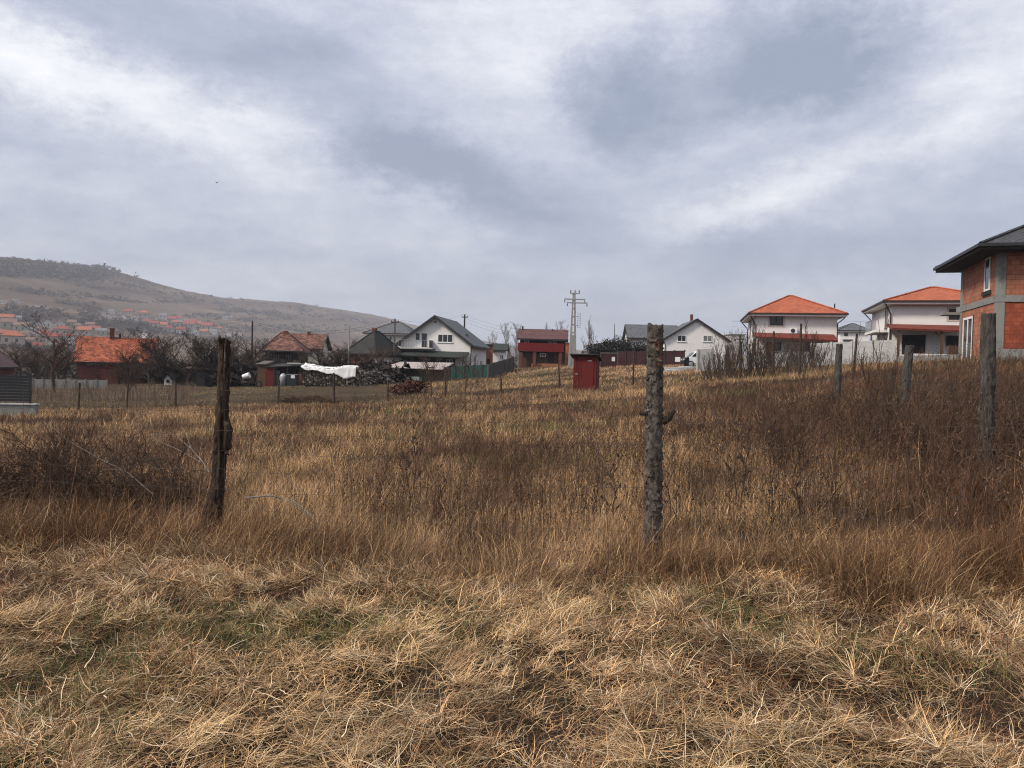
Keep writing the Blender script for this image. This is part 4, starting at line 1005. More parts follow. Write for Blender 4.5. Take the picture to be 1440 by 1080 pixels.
# ------------------------------------------------------------------ buildings
class Site:
    """a building frame: local metres from points of the photograph, x along the front, z up"""
    def __init__(s, name, label, cat, px, d, rot=0, group=None):
        s.o = gp(px, d); s.e = thing(name, label, cat, s.o, R(rot), group); s.d = d; s.rot = R(rot); s.px = px
        s.py0 = py_of(px, s.o.z, d); s.k = d / F
    def x(s, px, py=None, y=0):
        """local x of a picture column on the plane y"""
        r = ray(px, py if py is not None else s.py0 - 20); c, sn = math.cos(s.rot), math.sin(s.rot)
        # point o + x*(c,sn) + y*(-sn,c) lies on X = r0*Y
        ox, oy = s.o.x - y * sn, s.o.y + y * c
        return (r[0] * oy - ox) / (c - r[0] * sn)
    def z(s, px, py, y=0):
        x = s.x(px, py, y); Y = s.o.y + x * math.sin(s.rot) + y * math.cos(s.rot)
        return ray(px, py)[2] * Y - s.o.z
    def box(s, name, m, x0, x1, y0, y1, z0, z1, parent=None, bevel=0):
        return MB().box(x0, x1, y0, y1, z0, z1).build(name, m, parent or s.e, bevel=bevel)
    def win(s, x0, x1, z0, z1, at_=(0, 0), face=0, n=1, frame='white_trim', glass='glass', w=.07, sill=None, sur=None, name='window'):
        """window on a wall plane; face 0 front, -90 left, 90 right"""
        T = Matrix.Translation((at_[0], at_[1], 0)) @ Matrix.Rotation(R(face), 4, 'Z'); mb = MB()
        mb.box(x0, x1, -.05, .03, z0, z0 + w, T).box(x0, x1, -.05, .03, z1 - w, z1, T)
        for i in range(n + 1):
            c = x0 + (x1 - x0 - w) * i / n; mb.box(c, c + w, -.047, .03, z0 + w, z1 - w, T)
        f = mb.build(name, frame, s.e)
        MB().box(x0 + w * .5, x1 - w * .5, -.022, .02, z0 + w * .5, z1 - w * .5, T).build('pane', glass, f)
        if sill: MB().box(x0 - .08, x1 + .08, -.10, .02, z0 - .07, z0 - .003, T).build('sill', sill, f)
        if sur:
            q = .16; MB().box(x0 - q, x0 - .003, -.03, .02, z0 - q, z1 + q, T).box(x1 + .003, x1 + q, -.03, .02, z0 - q, z1 + q, T).box(x0 - .003, x1 + .003, -.028, .02, z1 + .003, z1 + q, T).box(x0 - .003, x1 + .003, -.028, .02, z0 - q, z0 - .003, T).build('surround', sur, f)
        return f
    def gable_walls(s, m, x0, x1, y0, y1, zE, zR, name='wall'):
        xm = (x0 + x1) / 2
        return MB().prism([(x0, -.8), (x1, -.8), (x1, zE), (xm, zR), (x0, zE)], y0, y1).build(name, m, s.e)
    def gable_roof(s, m, x0, x1, y0, y1, zE, zR, o=.5, t=.16, fascia='darkframe', axis='y', yo=None):
        """ridge along y between x0 and x1 (axis y), or along x (axis x)"""
        yo = o if yo is None else yo
        if axis == 'x':
            ym = (y0 + y1) / 2; k = (zR - zE) / (ym - y0); l = t * math.hypot(1, k) + .004; e = zE - k * o + l; r = zR + l
            mb = MB().slab([(x0 - yo, y0 - o, e), (x1 + yo, y0 - o, e), (x1 + yo, ym, r), (x0 - yo, ym, r)], t).slab([(x0 - yo, ym, r), (x1 + yo, ym, r), (x1 + yo, y1 + o, e), (x0 - yo, y1 + o, e)], t)
            b = mb.build('roof', m, s.e); f = MB()
            for xx in (x0 - yo - .043, x1 + yo + .003): 
                f.slab([(xx, y0 - o, e + .03), (xx + .04, y0 - o, e + .03), (xx + .04, ym, r + .03), (xx, ym, r + .03)], t + .08).slab([(xx, ym, r + .03), (xx + .04, ym, r + .03), (xx + .04, y1 + o, e + .03), (xx, y1 + o, e + .03)], t + .08)
            f.box(x0 - yo, x1 + yo, y0 - o - .1, y0 - o - .004, e - t - .05, e - .03)
        else:
            xm = (x0 + x1) / 2; k = (zR - zE) / (xm - x0); l = t * math.hypot(1, k) + .004; e = zE - k * o + l; r = zR + l
            mb = MB().slab([(x0 - o, y0 - yo, e), (xm, y0 - yo, r), (xm, y1 + yo, r), (x0 - o, y1 + yo, e)], t).slab([(xm, y0 - yo, r), (x1 + o, y0 - yo, e), (x1 + o, y1 + yo, e), (xm, y1 + yo, r)], t)
            b = mb.build('roof', m, s.e); f = MB()
            for yy in (y0 - yo - .043, y1 + yo + .003):
                f.slab([(x0 - o, yy, e + .03), (xm, yy, r + .03), (xm, yy + .04, r + .03), (x0 - o, yy + .04, e + .03)], t + .10).slab([(xm, yy, r + .03), (x1 + o, yy, e + .03), (x1 + o, yy + .04, e + .03), (xm, yy + .04, r + .03)], t + .10)
            f.box(x1 + o + .004, x1 + o + .1, y0 - yo, y1 + yo, e - t - .05, e - .03).box(x0 - o - .1, x0 - o - .004, y0 - yo, y1 + yo, e - t - .05, e - .03)
        f.build('fascia', fascia, b); return b
    def hip_roof(s, m, x0, x1, y0, y1, zE, zR, o=.6, ridge=.4, fascia='gutter', soffit='white', axis='x', apex=None):
        a0, a1, b0, b1 = x0 - o, x1 + o, y0 - o, y1 + o; xm, ym = apex or ((x0 + x1) / 2, (y0 + y1) / 2); h = ridge / 2
        mb = MB(); z = zE + .16
        mb.v = [(a0, b0, z), (a1, b0, z), (a1, b1, z), (a0, b1, z), (xm - h, ym, zR), (xm + h, ym, zR)] if axis == 'x' else [(a0, b0, z), (a1, b0, z), (a1, b1, z), (a0, b1, z), (xm, ym - h, zR), (xm, ym + h, zR)]
        mb.f = [(0, 1, 5, 4), (1, 2, 5), (2, 3, 4, 5), (3, 0, 4), (3, 2, 1, 0)] if axis == 'x' else [(0, 1, 4), (1, 2, 5, 4), (2, 3, 5), (3, 0, 4, 5), (3, 2, 1, 0)]
        b = mb.build('roof', m, s.e)
        g = .11; MB().box(a0 - g, a1 + g, b0 - g, b0, z - .13, z + .02).box(a0 - g, a1 + g, b1, b1 + g, z - .13, z + .02).box(a0 - g, a0, b0, b1, z - .13, z + .02).box(a1, a1 + g, b0, b1, z - .13, z + .02).build('gutter', fascia, b)
        MB().box(a0 + .01, a1 - .01, b0 + .01, b1 - .01, zE - .12, z - .135).build('soffit', soffit, b)
        hips = MB(); v = mb.v
        for p, q in ((0, 4), (3, 4 if axis == 'x' else 5), (1, 5 if axis == 'x' else 4), (2, 5), (4, 5)):
            hips.tube([Vector(v[p]) + Vector((0, 0, .03)), Vector(v[q]) + Vector((0, 0, .03))], .09, 6)
        hips.build('ridge_tiles', m, b); return b
    def pipe(s, pts, r=.05, m='gutter', name='downpipe', parent=None): return MB().tube(pts, r, 7).build(name, m, parent or s.e)

# white gabled house with balcony
s = Site('gabled_house', 'white gabled house with a balcony and dark grey roof, behind the tin roofed shed', 'house', 611, 100, -9)
x0, x1 = s.x(563), s.x(661); zE, zR = s.z(661, 484), s.z(608, 446); D = 11
s.gable_walls('white', x0, x1, 0, D, zE, zR)
s.gable_roof('slate', x0, x1, 0, D, zE, zR, .55, .18, yo=.7)
s.box('balcony', 'pale_concrete', s.x(560), s.x(612), -1.5, -.004, s.z(590, 491), s.z(590, 489.2))
mb = MB(); zb = s.z(590, 489.2); a, b = s.x(561), s.x(611)
for i in range(15): c = a + (b - a) * i / 14; mb.box(c - .012, c + .012, -1.44, -1.42, zb, zb + .95)
mb.box(a, b, -1.45, -1.41, zb + .955, zb + 1.0); mb.build('railing', 'metal', s.e)
s.box('divider', 'darkframe', s.x(606.3), s.x(608), -1.3, -.01, zb, zb + 1.0)
s.win(s.x(583.3), s.x(590), s.z(587, 479), s.z(587, 468), n=1); s.win(s.x(591.5), s.x(600.3), zb + .02, s.z(596, 468), n=1, name='balcony_door')
s.win(s.x(614.8), s.x(636), s.z(625, 481.5), s.z(625, 470), n=3, sill='white_trim')
s.box('vent', 'darkframe', s.x(609.5), s.x(612.3), -.04, .02, s.z(611, 454), s.z(611, 451.5))
mb = MB().slab([(s.x(551), -3.0, s.z(552, 499)), (s.x(659), -3.0, s.z(658, 503.5)), (s.x(659), -.01, s.z(658, 495)), (s.x(551), -.01, s.z(552, 492))], .14); mb.build('porch_roof', 'greenish_roof', s.e)
mb = MB()
for px in (553, 588, 622, 657): mb.box(s.x(px) - .07, s.x(px) + .07, -2.8, -2.66, -.6, s.z(px, 501))
mb.build('porch_post', 'darkwood', s.e)
s.box('porch_wall', 'darkwood', s.x(552), s.x(640), -.08, -.006, -.6, s.z(600, 497))
for px in (564, 596, 628): s.win(s.x(px), s.x(px + 9), s.z(px, 514), s.z(px, 505.5), at_=(0, -.085), n=2)
s.pipe([(x1 + .45, -.3, zE - .15), (x1 + .12, -.06, zE - .6), (x1 + .06, -.06, 0)], .06)
s.win(2.6, 3.6, 1.0, 2.9, (x1, 0), 90, 2); s.win(6.6, 7.6, 1.2, 2.4, (x1, 0), 90, 1)
s.box('skylight', 'glass', x1 - 2.2, x1 - 1.2, 4.0, 4.9, zE + 1.1, zE + 1.45)

# cream house behind
s = Site('hip_roof_house', 'cream house with a light grey hipped roof behind the dark hipped roof', 'house', 546, 128, -4)
x0, x1 = s.x(517), s.x(575); zE = s.z(540, 470); s.box('wall', 'cream', x0, x1, 0, 9, -.8, zE)
s.hip_roof('slate', x0, x1, 0, 9, zE, s.z(560, 453, 4.5), .7, .8, apex=(s.x(560, 455, 4.5), 4.5))
s.win(s.x(534), s.x(540), s.z(537, 481), s.z(537, 474), n=1); s.win(s.x(546.5), s.x(550.5), s.z(548, 479), s.z(548, 472.5)); s.win(s.x(521), s.x(527), s.z(524, 481), s.z(524, 474), n=2)

# dark hipped house with orange wall
s = Site('dark_roof_house', 'old house with a dark hipped roof, orange brick front and white end wall', 'house', 516, 92, -16)
x0, x1 = s.x(491), s.x(525); zE = s.z(510, 499); D = 8
s.box('wall', 'orange_wall' if 'orange_wall' in M else 'brick', x0, x1, 0, D, -.8, zE)
s.hip_roof('black_roof', x0, x1, 0, D, zE, s.z(506, 466, 4), .6, 1.6, 'darkframe', 'darkwood', axis='y')
MB().box(x1 + .003, x1 + .06, .05, D - .05, -.8, zE - .02).build('end_wall', 'white', s.e)
s.win(s.x(499), s.x(506), s.z(502, 511), s.z(502, 503), n=2, frame='brownwood'); s.win(s.x(513), s.x(519), s.z(516, 511), s.z(516, 503), n=2, frame='brownwood')
s.box('chimney', 'brick_old', s.x(503), s.x(503) + .5, 3.6, 4.1, zE + 1.5, s.z(504, 461, 4))

# old house with weathered hipped roof, and the roof beside it
s = Site('tiled_roof_house', 'low old house with a weathered orange and brown hipped roof', 'house', 396, 98, 6)
x0, x1 = s.x(372), s.x(420); zE = s.z(396, 495)
s.box('wall', 'darkwood', x0, x1, 0, 7, -.8, zE); rf = s.hip_roof('mossy', x0, x1, 0, 7, zE, s.z(399, 467.5, 3.5), .5, .8, 'darkframe', 'darkwood', apex=(s.x(400, 470, 3.5), 3.5))
s.box('chimney', 'brick_old', s.x(391), s.x(397), 3, 3.7, zE + 1, s.z(394, 465, 3), rf)
s.win(s.x(385), s.x(392), s.z(388, 508), s.z(388, 499), n=2, frame='greywood'); s.win(s.x(402), s.x(409), s.z(405, 508), s.z(405, 499), n=2, frame='greywood')
s = Site('tiled_roof_house', 'low old house with a faded red ridge roof, right of the weathered hipped roof', 'house', 432, 108, 4)
x0, x1 = s.x(406), s.x(449); zE = s.z(432, 489)
MB().prism([(0, -.8), (7, -.8), (7, zE), (3.5, s.z(432, 471, 3.5)), (0, zE)], x0, x1, 'x').build('wall', 'cream', s.e)
rf = s.gable_roof('mossy', x0, x1, 0, 7, zE, s.z(432, 471, 3.5), .5, .14, axis='x'); s.box('chimney', 'brick_old', s.x(425), s.x(429), 3, 3.6, zE + .8, s.z(427, 471, 3) + .5, rf)
s.win(s.x(434), s.x(440), s.z(437, 499), s.z(437, 492), n=2)

# brick house with orange roof on the left
s = Site('brick_house', 'red brick house with a bright orange tiled roof at the left', 'house', 108, 84, 24)
x0 = 0; x1 = s.x(216); zE = s.z(150, 506); D = 6.2; zR = s.z(150, 476, D / 2)
MB().prism([(0, -.8), (D, -.8), (D, zE), (D / 2, zR), (0, zE)], x0, x1, 'x').build('wall', 'brick_old', s.e)
rf = s.gable_roof('oldorange', x0, x1, 0, D, zE, zR, .55, .14, axis='x', yo=.35)
s.win(s.x(121), s.x(152), s.z(136, 514.5), s.z(136, 506.5), n=6, frame='greywood', glass='curtain')
s.win(s.x(176), s.x(184), s.z(180, 515), s.z(180, 508), n=2, frame='greywood')
mb = MB().box(s.x(154, None, 3), s.x(154, None, 3) + .45, 2.8, 3.25, zR - .4, s.z(156, 463, 3)); mb.box(s.x(154, None, 3) - .06, s.x(154, None, 3) + .51, 2.74, 3.31, s.z(156, 463, 3) + .002, s.z(156, 463, 3) + .12); mb.build('chimney', 'brick_old', rf)
MB().tube([(s.x(168, None, 3), 3, zR - .2), (s.x(168, None, 3), 3, zR + .6), (s.x(168, None, 3), 3, zR + .62)], [.13, .13, .3], 8).build('stovepipe', 'darkframe', rf)
s.box('lean_to', 'brick_old', s.x(143), s.x(166), -1.8, -.01, -.8, 1.7)

# red house with balcony
s = Site('red_house', 'small red house with a long red balcony panel and dark red roof', 'house', 763, 100, -4)
x0, x1 = s.x(730), s.x(795); D = 6; zR = s.z(763, 464.5, D / 2); zE = (s.z(763, 476.5, -.2) + .431 * zR) / 1.431 - .12
s.box('wall', 'brownwood', x0, x1, 0, D, -.8, s.z(763, 495)); s.box('upper_wall', 'darkwood', x0, x1, 1.2, D, s.z(763, 495) + .003, zE)
rf = s.gable_roof('redroof', x0, x1, .9, D, zE, zR, 1.1, .16, axis='x', yo=.3)
s.box('balcony_panel', 'redpanel', s.x(728, None, -1), s.x(793, None, -1), -1.02, -.94, s.z(763, 494.5, -1), s.z(763, 482.5, -1))
s.box('balcony_floor', 'brownwood', x0, x1, -.935, -.004, s.z(763, 495, -1), s.z(763, 495, -1) + .16)
for px in (733, 752, 788): s.box('pillar', 'brick_old', s.x(px) - .2, s.x(px) + .2, -.95, -.55, -.8, s.z(px, 495.2, -1) - .005)
s.box('plinth', 'brick', s.x(748), s.x(797), -.5, -.01, -.8, s.z(763, 511))
s.win(s.x(759.5), s.x(767.5), s.z(763, 501.5), s.z(763, 496.5), n=2); s.win(s.x(736), s.x(743), s.z(740, 482, 1.2) - .5, s.z(740, 478, 1.2), at_=(0, 1.2), n=2); s.win(s.x(770), s.x(782), s.z(776, 482, 1.2) - .5, s.z(776, 478, 1.2), at_=(0, 1.2), n=3)
s.box('door', 'darkwood', s.x(771), s.x(779), -.05, .02, 0, 2.1)
s.box('side_wall', 'brick_hut_wall' if 0 else 'brick', x1 + .01, x1 + .7, 0, 3, -.8, s.z(796, 482))
s.box('chimney', 'darkframe', s.x(731.2), s.x(733.4), 3, 3.3, zE, s.z(732, 458.5, 3), rf); s.box('chimney', 'darkframe', s.x(774.6), s.x(776), 3, 3.2, zE, s.z(775, 462.5, 3), rf)

# white semi-detached house
s = Site('double_house', 'white double house with two gables and grey roofs, behind the barked post', 'house', 979, 104, -3)
x0, x1 = s.x(934), s.x(1023); zE, zR = s.z(934, 477), s.z(979, 450); D = 10
s.gable_walls('white', x0, x1, 0, D, zE, zR); s.gable_roof('slate', x0, x1, 0, D, zE, zR, .35, .16, yo=.35)
xa = s.x(884, None, 2); z2 = s.z(890, 474, 2)
MB().prism([(2, -.8), (9, -.8), (9, z2), (5.5, s.z(920, 456.5, 5.5) - .2), (2, z2)], xa, x0 - .01, 'x').build('wing_wall', 'white', s.e)
s.gable_roof('slate', xa, x0 + 2.2, 2, 9, z2, s.z(920, 456.5, 5.5) - .2, .5, .15, axis='x', yo=.3)
for px, w_ in ((952, 12), (988, 12.5)): s.win(s.x(px), s.x(px + w_), s.z(px, 480.2), s.z(px, 471.5), n=2, sill='white_trim', glass='glass' if px < 960 else 'curtain')
s.win(s.x(947), s.x(956), s.z(950, 500), s.z(950, 493), n=1, frame='darkframe'); s.win(s.x(973), s.x(981), s.z(977, 503), s.z(977, 495.5), n=1, frame='darkframe')
s.win(s.x(920), s.x(928), s.z(924, 493, 2), s.z(924, 488, 2), at_=(0, 2)); s.win(s.x(892), s.x(899), s.z(896, 487, 2), s.z(896, 480, 2), at_=(0, 2), n=2)
s.box('vent', 'darkframe', s.x(962), s.x(964), -.04, .02, s.z(963, 493.8), s.z(963, 492.8))
s.box('chimney', 'brick_old', s.x(969.5, None, 4), s.x(973, None, 4), 4, 4.4, zR - 1.2, s.z(971, 442, 4)); 
s.pipe([(x0 - .35, -.2, zE - .1), (x0 + .1, -.06, zE - .7), (x0 + .1, -.06, 0)], .05); s.pipe([(x0 - .6, 1.5, z2 - .1), (x0 - .35, 1.94, z2 - .7), (x0 - .35, 1.94, 0)], .05)

# orange hipped houses on the right
s = Site('orange_roof_house', 'white house with an orange hipped roof and an air conditioner above its red porch', 'house', 1061, 75, -13)
W_, D = s.x(1176), 9.5; zE = s.z(1061, 443); 
s.box('wall', 'pinkwhite', 0, W_, 0, D, -.8, zE); s.hip_roof('orange', 0, W_, 0, D, zE, s.z(1113, 416.5, D / 2), .75, .5)
s.win(s.x(1081.5), s.x(1099.5), s.z(1090, 457.5), s.z(1090, 444), n=2, frame='darkframe', sur='beige')
pr_ = MB().slab([(s.x(1062, None, -2.2), -2.3, s.z(1064, 473, -2.2)), (s.x(1178, None, -2.2), -2.3, s.z(1176, 478.5, -2.2)), (s.x(1178, None, -2.2), -.005, s.z(1120, 469.5)), (s.x(1062, None, -2.2), -.005, s.z(1064, 467.5))], .16).build('porch_roof', 'maroon_roof', s.e)
for px in (1066, 1120, 1172): s.box('porch_post', 'brownwood', s.x(px, None, -2) - .08, s.x(px, None, -2) + .08, -2.1, -1.94, -.8, s.z(px, 478, -2))
s.win(s.x(1079), s.x(1098), s.z(1088, 493), s.z(1088, 481.5), n=2, frame='darkframe'); s.win(s.x(1131), s.x(1157), s.z(1144, 497), s.z(1144, 481.5), n=3, frame='darkframe')
ac = MB().box(s.x(1109), s.x(1119.5), -.38, -.06, s.z(1114, 469), s.z(1114, 461.5)).box(s.x(1110), s.x(1111), -.06, .01, s.z(1114, 469), s.z(1114, 467)).build('air_conditioner', 'white_trim', s.e)
c_ = (s.x(1113.3), s.z(1113.3, 465.3)); mb = MB(); mb.lathe([(.2, 0), (.2, .03)], 14); o_ = mb.build('fan_grille', 'darkframe', ac); o_.rotation_euler = (R(90), 0, 0); o_.location = (c_[0], -.383, c_[1])
s.pipe([(-.7, -.75, zE + .02), (-.5, -.6, zE - .25), (-.07, -.1, zE - .9), (-.07, -.07, 0)], .055); s.pipe([(-.75, D + .5, zE + .02), (-.6, D, zE - .25), (-.07, D - .3, zE - .9), (-.07, D - .3, 0)], .055)
s.pipe([(W_ + .72, -.7, zE + .02), (W_ + .5, -.5, zE - .3), (W_ + .03, -.1, zE - .75), (W_ + .03, -.06, 0)], .055)
for a in (2.2, 5.6): s.win(-a - 1.0, -a, 3.2, 4.6, (0, 0), -90, 1, 'darkframe', 'curtain', sur='beige')
for a in (2.2, 5.6): s.win(-a - 1.0, -a, .9, 2.2, (0, 0), -90, 1, 'darkframe', 'curtain')
s.box('stovepipe', 'darkframe', s.x(1171, None, 5), s.x(1172.5, None, 5), 5, 5.2, zE, s.z(1171, 427, 5))

s = Site('orange_roof_house', 'white house with an orange hipped roof and a furnished red porch, beside the brick shell', 'house', 1251, 64, -16.5)
W_, D = 8.3, 9.5; zE = s.z(1251, 426.5)
s.box('wall', 'pinkwhite', 0, W_, 0, D, -.8, zE); s.hip_roof('orange', 0, W_, 0, D, zE, s.z(1300, 404.5, D / 2), .75, .5)
s.win(s.x(1332.5), s.x(1351.5), s.z(1342, 449.5), s.z(1342, 434.5), n=2, frame='darkframe', sur='beige')
MB().slab([(s.x(1253, None, -2.6), -2.7, s.z(1255, 461, -2.6)), (s.x(1368, None, -2.6), -2.7, s.z(1360, 465, -2.6)), (s.x(1368, None, -2.6), -.005, s.z(1330, 457.5)), (s.x(1253, None, -2.6), -.005, s.z(1255, 455.5))], .16).build('porch_roof', 'maroon_roof', s.e)
for px in (1263, 1324, 1362):
    xx = s.x(px, None, -2.4); b = s.box('porch_post', 'brownwood', xx - .09, xx + .09, -2.5, -2.32, -.8, s.z(px, 465, -2.4))
    MB().tube([(xx - .55, -2.41, s.z(px, 465.5, -2.4)), (xx, -2.41, s.z(px, 465.5, -2.4) - .55)], .05, 4).build('brace', 'brownwood', b)
s.win(s.x(1268), s.x(1301), s.z(1284, 498), s.z(1284, 471), n=3, frame='darkframe', name='patio_door'); s.win(s.x(1330), s.x(1352), s.z(1340, 487), s.z(1340, 472), n=2, frame='darkframe')
for a, z0, z1, nme in ((1.5, 2.95, 4.75, 'balcony_door'), (1.5, .2, 2.1, 'window'), (6.6, .9, 2.1, 'window')): s.win(-a - 1.1, -a, z0, z1, (0, 0), -90, 1, 'darkframe', 'curtain', sur='beige', name=nme)
s.box('balcony', 'white', -1.1, -.004, .9, 6.2, 2.62, 2.82); mb = MB()
for i in range(18): y = 1.0 + i * .3; mb.box(-1.06, -1.03, y, y + .03, 2.82, 3.75)
mb.box(-1.07, -1.02, .95, 6.15, 3.755, 3.8); mb.build('railing', 'metal', s.e)
s.pipe([(-.7, -.75, zE + .02), (-.5, -.6, zE - .25), (-.07, -.1, zE - .9), (-.07, -.07, 0)], .055); s.pipe([(-.75, D + .5, zE + .02), (-.6, D, zE - .25), (-.07, D - .3, zE - .9), (-.07, D - .3, 0)], .055)
p2 = s
# porch furniture and low wall of that house
gl = p2.e.matrix_basis
lw = MB().box(s.x(1279, None, -3), s.x(1336, None, -3), -3.1, -2.95, -.6, s.z(1300, 497.5, -3)).build('low_wall', 'pinkwhite', None); lw.matrix_world = gl.copy(); tag(lw, 'low pinkish garden wall in front of the furnished red porch', 'wall')
def placed(name, label, cat, x, y, z, group=None):
    p = Matrix.Translation(s.o) @ Matrix.Rotation(s.rot, 4, 'Z') @ Vector((x, y, z)); return thing(name, label, cat, p, s.rot, group)
fz = s.z(1300, 497.5, -3) - .75
t = placed('patio_table', 'dark patio table under the red porch of the house beside the brick shell', 'table', s.x(1318, None, -1.4), -1.4, fz)
MB().box(-.7, .7, -.4, .4, .72, .76).build('tabletop', 'darkwood', t)
for a in (-.62, .62):
    for b in (-.33, .33): MB().box(a - .03, a + .03, b - .03, b + .03, -.6, .715).build('leg', 'darkwood', t)
for k, (dx, lb) in enumerate([(-1.1, 'dark patio chair left of the table on the red porch'), (1.05, 'dark patio chair right of the table on the red porch')]):
    t = placed('patio_chair', lb, 'chair', s.x(1318, None, -1.4) + dx, -1.4, fz, 'dark patio chairs on the porch')
    MB().box(-.24, .24, -.24, .24, .42, .46).build('seat', 'darkwood', t); MB().box(-.24 if dx < 0 else .2, -.2 if dx < 0 else .24, -.24, .24, .47, 1.0).build('backrest', 'darkwood', t)
    for a in (-.2, .2):
        for b in (-.2, .2): MB().box(a - .025, a + .025, b - .025, b + .025, -.6, .415).build('leg', 'darkwood', t)
gt = Site('garden_gate', 'brown wooden garden gate left of the brick shell', 'gate', 1344, 52, -16)
mb = MB()
for i in range(7): a = gt.x(1336) + (gt.x(1352) - gt.x(1336)) * i / 7; mb.box(a, a + .11, 0, .03, .1, gt.z(1344, 486))
mb.build('board_panel', 'brownwood', gt.e); MB().box(gt.x(1336), gt.x(1352), .032, .07, .4, .5).box(gt.x(1336), gt.x(1352), .032, .07, 1.0, 1.1).build('rail', 'brownwood', gt.e)
for px in (1335.4, 1352): MB().box(gt.x(px) - .05, gt.x(px) + .05, -.02, .08, -.5, gt.z(px, 485)).build('gate_post', 'brownwood', gt.e)

# distant grey roofed house between them
s = Site('grey_roof_house', 'distant white house with a dark grey hipped roof between the two orange roofs', 'house', 1204, 140, -10)
x0, x1 = s.x(1180), s.x(1220); zE = s.z(1200, 466); s.box('wall', 'white', x0, x1, 0, 9, -3, zE); s.hip_roof('slate', x0, x1, 0, 9, zE, s.z(1198, 455, 4), .5, .6, 'darkframe', 'white', apex=(s.x(1199, 455, 4.5), 4.5))
s.win(s.x(1186), s.x(1191), s.z(1188, 472.5), s.z(1188, 467.8), n=2, frame='darkframe'); MB().box(s.x(1184), s.x(1197), -1, -.01, s.z(1190, 479), s.z(1190, 477.5)).build('porch_roof', 'slate', s.e)
s = Site('grey_block', 'distant pale grey block house behind the sapling thicket', 'house', 1036, 150, 0)
s.box('wall', 'pale_concrete', s.x(1027), s.x(1046), 0, 8, -3, s.z(1036, 471)); MB().box(s.x(1026), s.x(1047), -.2, 8.2, s.z(1036, 471) + .003, s.z(1036, 471) + .2).build('roof', 'concrete', s.e); s.win(s.x(1031), s.x(1035), s.z(1033, 480), s.z(1033, 476))
s = Site('green_roof_hut', 'small white hut with a dull green roof left of the red house', 'hut', 703, 116, -3)
x0, x1 = s.x(693), s.x(711); zE = s.z(703, 492); MB().prism([(0, -.8), (4, -.8), (4, zE), (2, zE + .8), (0, zE)], x0, x1, 'x').build('wall', 'white', s.e); s.gable_roof('greenish_roof', x0, x1, 0, 4, zE, s.z(703, 484, 2), .3, .1, axis='x'); s.win(s.x(703), s.x(708), s.z(705, 505), s.z(705, 499), n=2)
s = Site('brick_hut', 'small brown brick outbuilding just right of the white gabled house', 'hut', 687, 112, 0)
s.box('wall', 'brick', s.x(682), s.x(692), 0, 3, -.8, s.z(687, 486)); MB().box(s.x(681), s.x(693), -.3, 3.2, s.z(687, 486) + .003, s.z(687, 484)).build('roof', 'black_roof', s.e); s.box('door', 'darkwood', s.x(685), s.x(689), -.04, .02, 0, 2)

# unfinished brick house at the right edge
s = Site('brick_shell', 'unfinished red brick house with grey concrete bands and a black tiled roof', 'house', 1399, 38, -17)
D, W_ = 6.7, 12; zb0 = s.z(1399, 424.5); zb1 = s.z(1399, 415); zE = s.z(1399, 352)
mb = MB().box(.003, W_, .003, D, -.8, zb0); mb.build('lower_wall', 'brick_deep', s.e)
MB().box(-.004, .3, .3, D + .004, -.79, zb0 - .002).build('lower_side_wall', 'brick', s.e)
MB().box(0, W_, 0, D, zb1, zE).build('upper_wall', 'brick', s.e)
MB().box(-.05, W_ + .05, -.05, D + .75, zb0 + .002, zb1 - .002).build('concrete_band', 'concrete', s.e)
for q in ((-.03, .34, -.03, .34, zb1 + .002, zE - .002), (-.03, .34, -.03, .34, -.8, zb0 - .001), (-.028, .2, D - .5, D + .02, zb1 + .002, zE - .002), (-.028, .2, D - .4, D + .02, -.8, zb0 - .001)): MB().box(*q).build('concrete_column', 'concrete', s.e)
MB().box(-.9, .2, D - .1, D + .9, zb0 - .15, zb0 + .0).build('entrance_slab', 'concrete', s.e)
rf = s.hip_roof('blacktile', 0, W_, 0, D, zE, zE + 2.5, 1.15, 4.4, 'darkframe', 'darkwood')
def lf(y): return -y        # left face coordinate
s.win(-2.15, -1.25, s.z(1382, 409, 1.6), s.z(1382, 362, 1.6), (0, 0), -90, 1, 'white_trim', 'glass', .10)
MB().box(-.09, .0, 1.0, 2.4, s.z(1382, 409, 1.6) - .22, s.z(1382, 409, 1.6) - .01).build('ledge', 'black_roof', s.e)
f = s.win(-5.9, -4.0, .05, 2.55, (0, 0), -90, 2, 'white_trim', 'glass', .13, name='door')
MB().box(-.04, .0, 3.93, 3.98, 0, 2.6).build('door_jamb', 'darkframe', s.e)
rnd = random.Random(3); mb = MB()
for i in range(16):
    a, b = rnd.uniform(.6, 6), rnd.uniform(.3, zb0 - .4); mb.box(a, a + rnd.uniform(.04, .12), -.004, .01, b, b + rnd.uniform(.08, .3))
mb.build('mortar_splash', 'pale_concrete', s.e)
MB().box(-.6, 14, -1.4, -1.2, -.8, .55).build('plinth', 'concrete', s.e)

